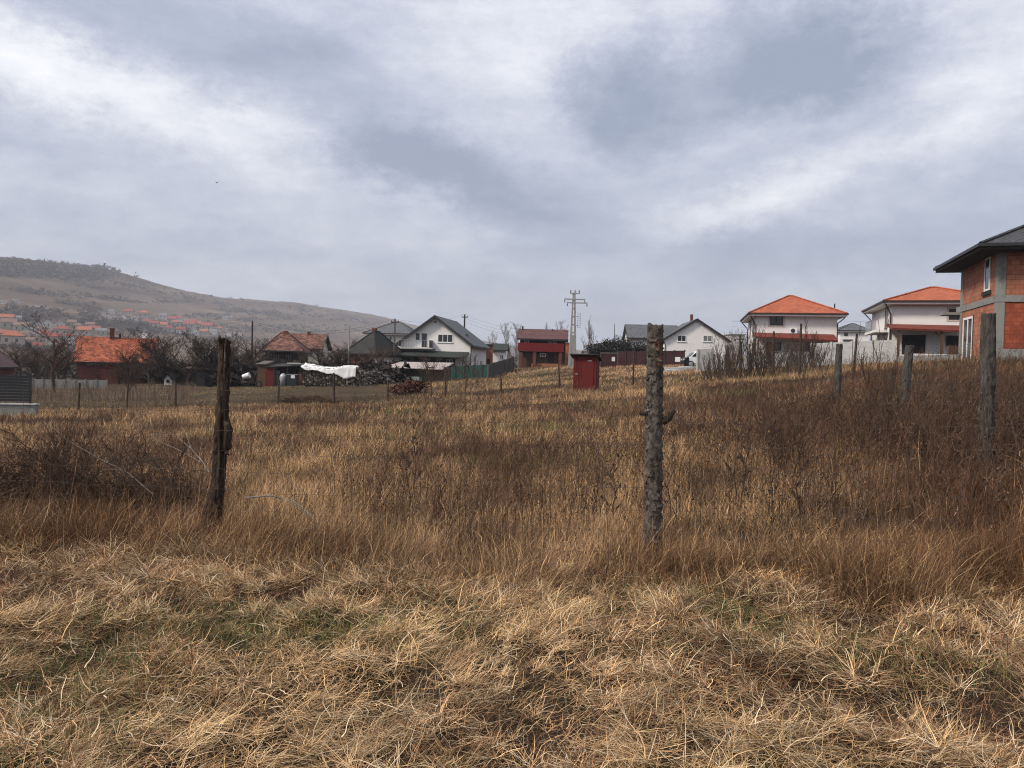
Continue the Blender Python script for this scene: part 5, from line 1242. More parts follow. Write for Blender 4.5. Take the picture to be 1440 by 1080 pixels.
# ------------------------------------------------------------------ walls, fences, sheds
def run(name, label, cat, a, b, d0, d1, m, base, heights, group=None, thick=.06, nposts=0, postm=None, extra=None):
    """a straight panel between two columns of the picture"""
    A, B = gp(a, d0), gp(b, d1); L = (B - A).length; e = thing(name, label, cat, A, math.atan2(B.y - A.y, B.x - A.x), group)
    dz = B.z - A.z; h0, h1 = heights
    MB().hexa([(0, 0, base), (L, 0, base + dz), (L, thick, base + dz), (0, thick, base), (0, 0, h0), (L, 0, h1 + dz), (L, thick, h1 + dz), (0, thick, h0)]).build('panel', m, e)
    for i in range(nposts + 1 if nposts else 0):
        t = i / nposts; z = dz * t; MB().box(L * t - .06, L * t + .06, -.07, thick + .05, base + z - .2, h0 + (h1 - h0) * t + z + .06).build('fence_post', postm or m, e)
    return e, L, dz
run('concrete_wall', 'short pale concrete wall panel beside the small white car', 'wall', 980, 1001, 60, 60, 'pale_concrete', -.6, (1.75, 1.75), thick=.06, nposts=1, postm='pale_concrete')
run('concrete_wall', 'low pale concrete wall hidden behind the sapling thicket', 'wall', 1002, 1138, 60, 59, 'pale_concrete', -.6, (1.15, 1.15), thick=.06, nposts=5, postm='concrete')
e, L, dz = run('concrete_wall', 'tall pale grey concrete panel wall between the two orange roofed houses', 'wall', 1140, 1256, 58, 55, 'pale_concrete', -.6, (1.75, 1.75), thick=.05, nposts=4, postm='pale_concrete')
mb = MB()
for k in range(1, 4): mb.hexa([(0, -.012, .44 * k - .02), (L, -.012, .44 * k - .02 + dz), (L, -.002, .44 * k - .02 + dz), (0, -.002, .44 * k - .02), (0, -.012, .44 * k), (L, -.012, .44 * k + dz), (L, -.002, .44 * k + dz), (0, -.002, .44 * k)])
mb.build('panel_ledge', 'pale_concrete', e)
run('low_concrete_wall', 'low rough concrete footing wall before the furnished porch', 'wall', 1262, 1348, 50, 44, 'concrete', -.5, (.55, .45), thick=.15)
e, L, dz = run('maroon_fence', 'dark maroon sheet metal fence behind the barked post', 'fence', 866, 962, 88, 86, 'maroon', -.3, (1.75, 1.7), thick=.04, nposts=7, postm='darkframe')
MB().box(L - 1.1, L - .45, -.035, -.005, .7, 1.25).build('notice', 'sign', e)
s = Site('meter_gate', 'dark gate with a small white notice right of the red outhouse', 'gate', 856, 86, 0)
s.box('panel', 'maroon', s.x(845), s.x(868), 0, .05, 0, s.z(856, 497.5)); MB().box(s.x(844), s.x(845), -.05, .1, -.4, s.z(845, 495.5)).box(s.x(868), s.x(869.3), -.05, .1, -.4, s.z(868, 495.5)).box(s.x(845), s.x(868), -.03, .08, s.z(856, 497.4) + .002, s.z(856, 495.6)).build('gate_frame', 'greywood', s.e); s.box('notice', 'sign', s.x(860.5), s.x(865), -.06, -.02, s.z(862, 508), s.z(862, 502))
e, L, dz = run('green_screen', 'dark green screen cloth fence below the white gabled house', 'fence', 628, 691, 88, 86, 'greenmesh', -.2, (1.45, 1.5), thick=.03, nposts=5, postm='darkframe')
e, L, dz = run('plank_fence', 'grey weathered plank fence climbing towards the red house', 'fence', 686, 722, 84, 96, 'greywood', -.2, (1.6, 1.7), thick=.04, nposts=5, postm='greywood')
mb = MB()
for i in range(34): c = L * i / 34; z = dz * i / 34; mb.box(c, c + .16, -.03, -.004, z - .2, z + 1.62 + .04 * math.sin(i * 3.3))
mb.build('planks', 'greywood', e)
e, L, dz = run('low_wall', 'low pale concrete slab wall in front of the orange roofed brick house', 'wall', 45, 150, 76, 77, 'concrete', -.4, (.95, .8), thick=.1, nposts=7, postm='concrete')
# slatted fence at the left edge
s = Site('slat_fence', 'dark horizontal slat fence on a concrete base at the left edge', 'fence', 43, 31, 6)
b0 = s.z(40, 567.5); top = s.z(40, 527); mb = MB(); n = 9
for i in range(n):
    z = b0 + .08 + (top - b0 - .1) * i / n; mb.box(-9, -.06, -.01, .02, z, z + (top - b0) / n * .80)
mb.build('slat_panel', 'slat', s.e)
for x in (-.03, -2.5, -5, -7.5): MB().box(x - .035, x + .035, -.015, .05, b0 + .002, top + .06).build('fence_post', 'slat', s.e)
s.box('base', 'concrete', -9, .22, -.12, .16, -.6, b0 - .05); s.box('cap', 'pale_concrete', -9, .27, -.17, .21, b0 - .048, b0)

# tin roofed shed
s = Site('tin_roof_shed', 'low shed with a pinkish tin roof in front of the white gabled house', 'shed', 584, 82, -6)
x0, x1 = s.x(545), s.x(624); D = 4
s.box('wall', 'darkwood', x0, x1, 0, D, -.5, s.z(584, 518)); s.box('end_wall', 'greywood', x1 + .004, x1 + .08, 0, D, -.5, s.z(622, 516))
MB().slab([(s.x(541), -.5, s.z(541, 516)), (s.x(623), -.5, s.z(622, 519.5)), (s.x(628), D + .3, s.z(627, 509.5)), (s.x(549), D + .3, s.z(549, 508))], .07).build('roof', 'tin', s.e)
s.box('board_panel', 'greywood', s.x(549), s.x(594), -.05, -.004, .2, s.z(570, 530)); s.box('light_panel', 'metal', s.x(568), s.x(590), -.09, -.055, .25, s.z(580, 529.5)); s.box('door', 'darkwood', s.x(600), s.x(611), -.05, -.004, 0, 1.75)
# woodpile and tarpaulin
s = Site('woodpile', 'long stack of split firewood under the white tarpaulin', 'woodpile', 472, 75, -3)
x0, x1 = s.x(427), s.x(514); rnd = random.Random(12); mb = MB(); top = lambda x: 1.75 + .18 * math.sin(x * 1.1) - .3 * max(0, (x - x1 + 1.2))
x = x0; cols = []
while x < x1:
    z = .02
    while z < top(x):
        r = rnd.uniform(.07, .13); y = rnd.uniform(-.10, .10); n0 = len(mb.v); mb.tube([(x + rnd.uniform(-.05, .05), y, z + r), (x + rnd.uniform(-.05, .05), y + 1.0, z + r)], r, 7); z += r * 1.95
        g = rnd.choice((.035, .05, .08, .14, .22)); cols += [(g, g * .82, g * .66)] * (len(mb.v) - n0)
    x += .22
def tinted(me, cols):
    a = me.attributes.new('tint', 'FLOAT_COLOR', 'POINT'); a.data.foreach_set('color', [c for q in cols for c in (*q, 1)])
o = mb.build('logs', 'twig', s.e); tinted(o.data, cols); o['kind'] = 'stuff'
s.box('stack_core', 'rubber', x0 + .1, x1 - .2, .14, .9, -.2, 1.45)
tp = thing('tarpaulin', 'crumpled white tarpaulin draped over the firewood stack', 'tarpaulin', s.o, s.rot)
v, f = [], []; NX, NY = 70, 22
for i in range(NX + 1):
    for j in range(NY + 1):
        u, w_ = i / NX, j / NY; x = x0 - .25 + (s.x(503) - x0 + .1) * u; y = -.28 + .28 * w_ / .3
        if w_ > .3: y = 1.2 * (w_ - .3) / .7
        edge = .28 + .85 * min(1, max(0, (u - .35) / .45)) ** 1.5 + .09 * math.sin(u * 17) - .25 * max(0, .12 - u) / .12
        z = top(x) + .03 + .22 * max(0, y) * (1.2 - u) - .30 * max(0, .22 - u) + .05 * math.sin(u * 7 + w_ * 3) * math.sin(w_ * 4 + 1) + .10 * float(fbm(np.array([x * 2.1]), np.array([y * 3.0]), 4, 3)[0]) + .20 * (abs(float(fbm(np.array([x * 3.3 + y * 2]), np.array([y * 5.0]), 14, 2)[0]) - .5))
        if y < 0: z -= edge * (-y / .28) ** 1.0
        v.append((x, y if y > 0 else -.16 + y * .35 + .10 * float(vn(np.array([x * 4.0]), np.array([z * 2.0]), 6)[0]), z))
for i in range(NX):
    for j in range(NY): a = i * (NY + 1) + j; f.append((a, a + NY + 1, a + NY + 2, a + 1))
o = link('sheet', pm('sheet', (v, f)), 'tarp', tp, smooth=True); m_ = o.modifiers.new('thick', 'SOLIDIFY'); m_.thickness = .02
mb = MB()
for a, b in ((.16, .30), (.22, .42), (.52, .62), (.56, .74)): mb.tube([(x0 + 5.3 * a, .1, 1.98), (x0 + 5.3 * (a + b) / 2, .05, 1.99), (x0 + 5.3 * b, -.0, 1.93)], .025, 5)
mb.build('strap', 'rubber', tp)
s = Site('woodpile', 'shorter untidy firewood heap right of the tarpaulin covered stack', 'woodpile', 527, 78, 0)
mb = MB(); rnd = random.Random(4)
for k in range(170):
    x, y = rnd.gauss(0, 1.1), rnd.gauss(.4, .4); z = max(.05, rnd.random() * 1.5 * math.exp(-(x / 1.6) ** 2)); a = rnd.uniform(-.8, .8); mb.tube([(x, y, z), (x + math.sin(a) * .6, y + math.cos(a) * .5, z + rnd.uniform(-.1, .2))], rnd.uniform(.04, .09), 5)
o = mb.build('logs', 'greywood', s.e); o['kind'] = 'stuff'
# low sheds on the left
s = Site('low_shed', 'low dark shed with open bays left of the gnarled post', 'shed', 278, 84, 5)
x0, x1 = s.x(256), s.x(304); s.box('back_wall', 'darkwood', x0, x1, 2, 2.2, -.5, 1.9); MB().slab([(x0 - .2, -.3, 1.75), (x1 + .2, -.3, 1.85), (x1 + .2, 2.4, 2.1), (x0 - .2, 2.4, 2.0)], .1).build('roof', 'brownwood', s.e)
s.box('wall', 'greywood', s.x(276), s.x(288), 0, .08, -.5, 1.65); s.box('wall', 'darkwood', s.x(290), x1, 0, .08, -.5, 1.7)
for px in (257, 268, 303): s.box('post', 'darkwood', s.x(px) - .06, s.x(px) + .06, -.1, .05, -.5, 1.72)
s.box('wall', 'brownwood', s.x(257), s.x(264), .06, .12, -.5, 1.3)
s = Site('small_hutch', 'small white gabled hutch between the dark bare trees', 'hutch', 236, 83, 10)
a = s.x(231); b = s.x(242); MB().prism([(a, -.3), (b, -.3), (b, .7), ((a + b) / 2, 1.25), (a, .7)], 0, 1.2).build('wall', 'white', s.e); s.gable_roof('black_roof', a, b, 0, 1.2, .7, 1.25, .1, .05); s.win(a + .25, b - .25, .25, .6, frame='darkframe')
s = Site('junk_shed', 'ramshackle brown shed with an open front, left of the firewood stack', 'shed', 398, 79, 0)
x0, x1 = s.x(362), s.x(424); s.box('back_wall', 'darkwood', x0, x1, 3, 3.1, -.5, 2.3); MB().slab([(s.x(374), -.2, 1.95), (x1 + .2, -.2, 2.25), (x1 + .2, 3.2, 2.5), (s.x(374), 3.2, 2.3)], .1).build('roof', 'black_roof', s.e)
s.box('hut', 'brownwood', x0, s.x(374), 0, 2.6, -.5, 2.2); MB().slab([(x0 - .15, -.2, 2.25), (s.x(374) + .05, -.2, 2.25), (s.x(374) + .05, 2.7, 2.6), (x0 - .15, 2.7, 2.6)], .08).build('hut_roof', 'greywood', s.e)
s.box('red_door', 'redboard', s.x(374.5), s.x(386), -.02, .05, -.2, 1.9); s.box('wall', 'greywood', s.x(387), s.x(393), .1, .16, -.3, 1.6)
for px in (386.5, 404, 423): s.box('post', 'darkwood', s.x(px) - .06, s.x(px) + .06, -.1, .05, -.5, 2.0)
s.box('beam', 'pale_concrete', s.x(404), s.x(423), -.16, -.105, 2.35, 2.45); s.box('brick_pier', 'brick_old', s.x(420), s.x(426), -.3, -.12, -.3, 1.3)
e = thing('steel_tank', 'grey dome topped steel tank beside the red door', 'tank', gp(398, 78)); MB().lathe([(.36, -.1), (.36, .95), (.30, 1.15), (.16, 1.28), (.02, 1.32)], 18).build('tank_body', 'metal', e, smooth=True)
e = thing('storage_box', 'teal grey sheet metal box with a white panel beside the firewood', 'box', gp(410, 77.5)); MB().box(-.5, .5, 0, .8, -.1, 1.15).build('box_body', 'slat', e); MB().box(-.08, .32, -.03, -.004, .8, 1.12).build('white_panel', 'sign', e); MB().box(-.53, .53, -.04, .83, 1.155, 1.2).build('lid', 'metal', e)
e = thing('white_tub', 'white plastic tub tipped on a thin stand right of the gnarled post', 'tub', gp(346, 78)); mb = MB(); mb.lathe([(.24, 0), (.3, .7), (.32, .72)], 14); o = mb.build('tub', 'sign', e, (-.35, 0, 1.05), smooth=False); o.rotation_euler = (0, R(72), 0); MB().tube([(-.25, 0, -.1), (-.2, 0, .95)], .02, 5).tube([(.25, 0, -.1), (.2, 0, .9)], .02, 5).build('stand', 'darkwood', e)
e = thing('old_tyre', 'old black tyre leaning before the brown hut', 'tyre', gp(364, 77.5)); v, f = [], []
for i in range(18):
    for j in range(8):
        a, b = i / 18 * 6.283, j / 8 * 6.283; r = .28 + .09 * math.cos(b); v.append((r * math.cos(a), .09 * math.sin(b), .30 + r * math.sin(a)))
for i in range(18):
    for j in range(8): f.append((i * 8 + j, ((i + 1) % 18) * 8 + j, ((i + 1) % 18) * 8 + (j + 1) % 8, i * 8 + (j + 1) % 8))
link('tyre_ring', pm('tyre_ring', (v, f)), 'rubber', e, smooth=True)
s = Site('red_roof_hut', 'small hut with a dark red roof at the left edge of the picture', 'hut', -16, 66, 12)
a, b = s.x(-60), s.x(-8); zE = s.z(-10, 514); s.box('wall', 'brick_old', a, b, 0, 4, -.6, zE); s.gable_roof('redroof', a, b, 0, 4, zE, zE + 1.2, .3, .1)
s.win(a + 1.0, a + 1.8, .8, 1.6, n=2)

# red outhouse
s = Site('outhouse', 'dark red wooden outhouse with a slanted dark roof in the middle of the field', 'outhouse', 822, 41.5, -14)
a, b = s.x(806), s.x(838.5); D = 1.25; h0, h1 = s.z(806, 500), s.z(838, 499)
MB().hexa([(a, 0, -.3), (b, 0, -.3), (b, D, -.3), (a, D, -.3), (a, 0, h0), (b, 0, h0), (b, D, h0 - .3), (a, D, h0 - .3)]).build('wall', 'redboard', s.e)
mb = MB(); n = 8
for i in range(n): c = a + (b - a) * i / n; mb.box(c + .012, c + (b - a) / n - .012, -.022, -.002, -.25, h0 - .02)
mb.build('board_cladding', 'redboard', s.e)
d_ = MB().box(a + (b - a) * .38, a + (b - a) * .88, -.05, -.026, .08, h0 - .16).build('door', 'redboard', s.e)
MB().box(a + (b - a) * .62, a + (b - a) * .80, -.07, -.053, h0 - .30, h0 - .25).build('hinge', 'metal', d_); MB().box(a + .12, a + .26, -.05, -.025, .98, 1.03).build('latch', 'metal', d_)
MB().slab([(a - .18, -.28, h0 + .10), (b + .14, -.28, h0 + .10), (b + .14, D + .2, h0 - .22), (a - .18, D + .2, h0 - .22)], .05).build('roof', 'black_roof', s.e)
# pale rubble
rnd = random.Random(6); G6 = 'pale concrete slabs lying by the maroon fence'
for i, (px, w_, h, lb) in enumerate([(936, 2.6, .22, 'pale concrete slab lying right of the barked post'), (953, 2.4, .3, 'pale concrete slab in the middle of the rubble row'), (968, 1.6, .26, 'tilted pale concrete slab nearest the small white car')]):
    e = thing('concrete_slab', lb, 'slab', gp(px, 64 + i), i * .2 - .2, G6); e.rotation_euler = (R(rnd.uniform(-4, 4)), R(rnd.uniform(-5, 3)), i * .2 - .2); MB().box(-w_ / 2, w_ / 2, -.5, .5, -.05, h).build('slab_body', 'pale_concrete', e, bevel=.02)
e = thing('white_bucket', 'small white bucket beside the barked post on the far field edge', 'bucket', gp(924.5, 62)); MB().lathe([(.13, 0), (.17, .32), (.18, .33), (.16, .33), (.12, .04)], 14).build('bucket_body', 'sign', e); MB().tube([(-.17, 0, .32), (-.1, 0, .46), (.1, 0, .46), (.17, 0, .32)], .008, 5).build('handle', 'metal', e)

# small white and black car behind the wall
s = Site('parked_car', 'small white car with dark glass, half hidden behind the concrete wall', 'car', 984, 70, 0)
prof = [(-1.55, .35), (-1.62, .62), (-1.5, .85), (-1.05, .98), (-.62, 1.42), (-.3, 1.53), (.75, 1.52), (1.25, 1.35), (1.52, .95), (1.6, .6), (1.55, .35)]
mb = MB(); mb.prism([(a, z) for a, z in prof], -.78, .78); mb.build('body', 'carwhite', s.e, bevel=.06)
MB().prism([(-.98, 1.0), (-.6, 1.36), (-.3, 1.46), (.2, 1.46), (.2, .98)], -.792, .792).prism([(.28, .98), (.28, 1.46), (.72, 1.45), (1.12, 1.3), (1.3, .98)], -.792, .792).build('side_window', 'glass', s.e)
MB().hexa([(-1.13, -.62, .99), (-1.07, -.62, .95), (-1.07, .62, .95), (-1.13, .62, .99), (-.70, -.55, 1.40), (-.64, -.55, 1.36), (-.64, .55, 1.36), (-.70, .55, 1.40)]).build('windscreen', 'glass', s.e)
MB().prism([(-1.64, .3), (-1.66, .6), (-1.53, .87), (-1.2, .955), (-1.15, .5), (-1.0, .3)], -.80, .80).build('bumper', 'carblack', s.e, bevel=.03)
for a in (-1.02, 1.05):
    for y in (-.82, .62):
        w0 = MB(); w0.lathe([(.22, 0), (.3, .02), (.31, .1), (.3, .18), (.22, .2)], 20); o = w0.build('wheel', 'rubber', s.e, (a, y + .2, .31), smooth=False); o.rotation_euler = (R(90), 0, 0)
        r0 = MB(); r0.lathe([(.2, 0), (.2, .03), (.06, .05)], 14); q = r0.build('rim', 'metal', o, (0, 0, .19)); 
for y in (-.55, .55): MB().box(-1.625, -1.58, y - .14, y + .14, .66, .78).build('headlight', 'sign', s.e)

# ------------------------------------------------------------------ pylon, poles, lines
s = Site('power_pylon', 'tall concrete power pylon with crossarms and a ladder behind the red outhouse', 'pylon', 804.5, 90, 0)
H_ = s.z(806.5, 411.5); mb = MB()
mb.hexa([(-.52, -.2, -.5), (-.2, -.2, -.5), (-.2, .2, -.5), (-.52, .2, -.5), (-.16, -.12, H_), (-.02, -.12, H_), (-.02, .12, H_), (-.16, .12, H_)])
mb.hexa([(.2, -.2, -.5), (.52, -.2, -.5), (.52, .2, -.5), (.2, .2, -.5), (.02, -.12, H_), (.16, -.12, H_), (.16, .12, H_), (.02, .12, H_)])
for k in range(9):
    t = k / 9; w_ = .52 + (.15 - .52) * t; z = (H_ - .4) * t + .3; mb.box(-w_ * .6, w_ * .6, -.09, .09, z, z + .14)
mb.box(-.3, .3, -.15, .15, -.4, 3.9)
mb.build('shaft', 'poleconc', s.e)
for py, x0, x1, hang in ((412.8, 801.5, 815.5, 0), (421.0, 793.5, 823, 1), (426.0, 797, 826, 1)):
    z = s.z(808, py); a, b = s.x(x0, py), s.x(x1, py); arm = MB().box(a, b, -.17, -.1, z - .07, z + .07).build('crossarm', 'poleconc', s.e)
    for x in ((a + .08, (a + b) / 2, b - .08) if not hang else (a + .06, b - .06)):
        q = MB(); q.lathe([(.03, 0), (.07, .06), (.05, .1), (.08, .16), (.05, .2), (.07, .26), (.03, .34)], 10, (x, -.13)); o = q.build('insulator', 'porcelain', arm, (0, 0, z + .07 if not hang else z - .42))
ld = MB(); xa, xb = s.x(812.5, 440), s.x(816.2, 440); z0, z1 = s.z(814, 462), s.z(814, 440)
for x in (xa, xb): ld.box(x - .02, x + .02, -.3, -.26, z0, z1)
for k in range(7): ld.box(xa + .021, xb - .021, -.29, -.27, z0 + (z1 - z0) * (k + .3) / 7, z0 + (z1 - z0) * (k + .3) / 7 + .04)
ld.build('ladder', 'metal', s.e); MB().box(.12, xa + .1, -.24, -.2, z0 + .3, z0 + .36).box(.12, xa + .1, -.24, -.2, z1 - .5, z1 - .44).build('ladder_bracket', 'metal', s.e)
TOP = s.o + Vector((0, 0, H_)); ARMS = [s.o + Vector((s.x(px, py), -.13, s.z(808, py))) for px, py in ((794, 421), (825, 426), (802, 412.5))]
def pole(label, px, d, py_top, m='poleconc', r=.13, arm=True):
    p = gp(px, d); t = at(px, py_top, d); h = t.z - p.z; e = thing('utility_pole', label, 'pole', p, 0, 'utility poles among the houses')
    MB().tube([(0, 0, -.4), (0, 0, h)], [r, r * .7], 10).build('shaft', m, e)
    if arm:
        a = MB().box(-.5, .5, -.06, .06, h - .5, h - .38).build('crossarm', 'darkwood', e)
        for x in (-.42, .42): q = MB(); q.lathe([(.04, h - .375), (.06, h - .3), (.03, h - .2)], 8, (x, 0)); q.build('insulator', 'porcelain', a)
    return t
P1 = pole('dark utility pole at the left corner of the white gabled house', 553.5, 96, 448, 'greywood', .14)
P2 = pole('thick dark utility pole behind the roof of the white gabled house', 651.5, 118, 442, 'darkwood', .17)
P3 = pole('short dark cable pole above the bare trees right of the gnarled post', 353.5, 118, 451, 'darkwood', .16, False)
P4 = pole('pale concrete pole before the dark hipped roof house', 489.5, 88, 458, 'poleconc', .10, False)
P5 = pole('thin mast with a small round head right of the pylon', 862.5, 130, 455, 'darkwood', .07, False)
P6 = pole('dark utility pole hidden by the orange roof right of the sapling thicket', 1039.5, 95, 472, 'darkwood', .12)
def line(label, a, b, sag, r=.012, n=2, off=.5):
    v, f = [], []
    for k in range(n):
        dz = Vector((0, 0, -off * k)); P = []
        for i in range(17): t = i / 16; P.append(a.lerp(b, t) + dz - Vector((0, 0, 4 * sag * t * (1 - t))))
        twigs(v, f, P, r, r, 3)
    o = link('power_line', pm('power_line', (v, f)), 'cable'); tag(o, label, 'cable', 'overhead cables')
line('black cables from the thick pole behind the gabled house to the concrete pylon', P2, TOP - Vector((0, 0, 4.6)), .9, .011, 3, .5)
line('black cable crossing the gabled house roof between its two poles', P1, P2, .8, .012, 1)
line('black cable from the gabled house pole towards the left cable pole', P1 - Vector((0, 0, .1)), P3, 1.6, .014, 2, .35)
line('black cable running off left from the short cable pole', P3, at(-60, 470, 125), 1.2, .012, 1)
line('thin cables behind the two orange roofed houses', at(1030, 452, 130), at(1460, 428, 118), 1.2, .012, 3, .9)
line('thin cables running left behind the first orange roofed house', P6, at(925, 478, 118), .5, .011, 2, .9)

# bird
e = thing('flying_bird', 'tiny dark bird flying high in the left half of the sky', 'bird', at(304.5, 257, 130))
mb = MB(); mb.tube([(0, -.2, 0), (0, -.1, .01), (0, .05, 0), (0, .2, -.01), (0, .3, -.01)], [.02, .06, .075, .05, .015], 8)
for sgn in (-1, 1): mb.hexa([(sgn * .03, -.08, 0), (sgn * .32, -.02, .22), (sgn * .30, .08, .22), (sgn * .03, .12, 0), (sgn * .03, -.08, .03), (sgn * .32, -.02, .235), (sgn * .30, .08, .235), (sgn * .03, .12, .03)])
mb.build('body', 'carblack', e)
# ------------------------------------------------------------------ village and woods on the hillside
M['vroof_orange'] = nm('village_orange_roof', (.28, .085, .048), (.36, .12, .068), .5, .8, 0)
M['vroof_red'] = nm('village_red_roof', (.20, .05, .042), (.27, .07, .055), .5, .8, 0)
M['vroof_brown'] = nm('village_brown_roof', (.14, .085, .065), (.22, .14, .11), .5, .85, 0)
M['vroof_grey'] = nm('village_grey_roof', (.13, .13, .135), (.20, .20, .205), .5, .85, 0)
def village(px, py, w, roof, wall, kind, label, lift=.55):
    p = hit(px, py); W_ = w / F * p.y; h = W_ * lift; D = W_ * .8
    e = thing('village_house', label, 'house', p, math.atan2(-p.x, p.y) * .6 + (px * 7 % 5 - 2) * .06, 'houses of the hillside village')
    ov = W_ * .05
    if kind == 'gable':
        MB().prism([(-W_ / 2, -2), (W_ / 2, -2), (W_ / 2, h), (0, h + W_ * .36), (-W_ / 2, h)], 0, D).build('wall', wall, e)
        q = W_ * .36 / (W_ / 2); z = h - q * ov + .2; r = h + W_ * .36 + .2
        MB().slab([(-W_ / 2 - ov, -ov, z), (0, -ov, r), (0, D + ov, r), (-W_ / 2 - ov, D + ov, z)], .2).slab([(0, -ov, r), (W_ / 2 + ov, -ov, z), (W_ / 2 + ov, D + ov, z), (0, D + ov, r)], .2).build('roof', roof, e)
    elif kind == 'side':
        MB().prism([(0, -2), (D, -2), (D, h), (D / 2, h + D * .36), (0, h)], -W_ / 2, W_ / 2, 'x').build('wall', wall, e)
        z = h - .72 * ov + .2; r = h + D * .36 + .2
        MB().slab([(-W_ / 2 - ov, -ov, z), (W_ / 2 + ov, -ov, z), (W_ / 2 + ov, D / 2, r), (-W_ / 2 - ov, D / 2, r)], .2).slab([(-W_ / 2 - ov, D / 2, r), (W_ / 2 + ov, D / 2, r), (W_ / 2 + ov, D + ov, z), (-W_ / 2 - ov, D + ov, z)], .2).build('roof', roof, e)
    else:
        MB().box(-W_ / 2, W_ / 2, 0, D, -2, h).build('wall', wall, e); mb = MB()
        mb.v = [(-W_ / 2 - ov, -ov, h + .01), (W_ / 2 + ov, -ov, h + .01), (W_ / 2 + ov, D + ov, h + .01), (-W_ / 2 - ov, D + ov, h + .01), (-W_ * .12, D / 2, h + W_ * .27), (W_ * .12, D / 2, h + W_ * .27)]
        mb.f = [(0, 1, 5, 4), (1, 2, 5), (2, 3, 4, 5), (3, 0, 4), (3, 2, 1, 0)]; mb.build('roof', roof, e)
    for a in (-.25, .2):
        MB().box(W_ * (a - .06), W_ * (a + .06), -.06, .02, h * .4, h * .72).build('window', 'glass', e)
O, RD, BR, GR = 'vroof_orange', 'vroof_red', 'vroof_brown', 'vroof_grey'; M['vwall_white'] = nm('village_white_wall', (.42, .41, .40), (.56, .55, .54), .3, .9, 0); M['vwall_cream'] = nm('village_cream_wall', (.26, .23, .19), (.36, .32, .27), .3, .9, 0); M['vwall_pink'] = nm('village_pinkish_wall', (.34, .27, .24), (.44, .36, .32), .3, .9, 0)
WH, CR, PW = 'vwall_white', 'vwall_cream', 'vwall_pink'
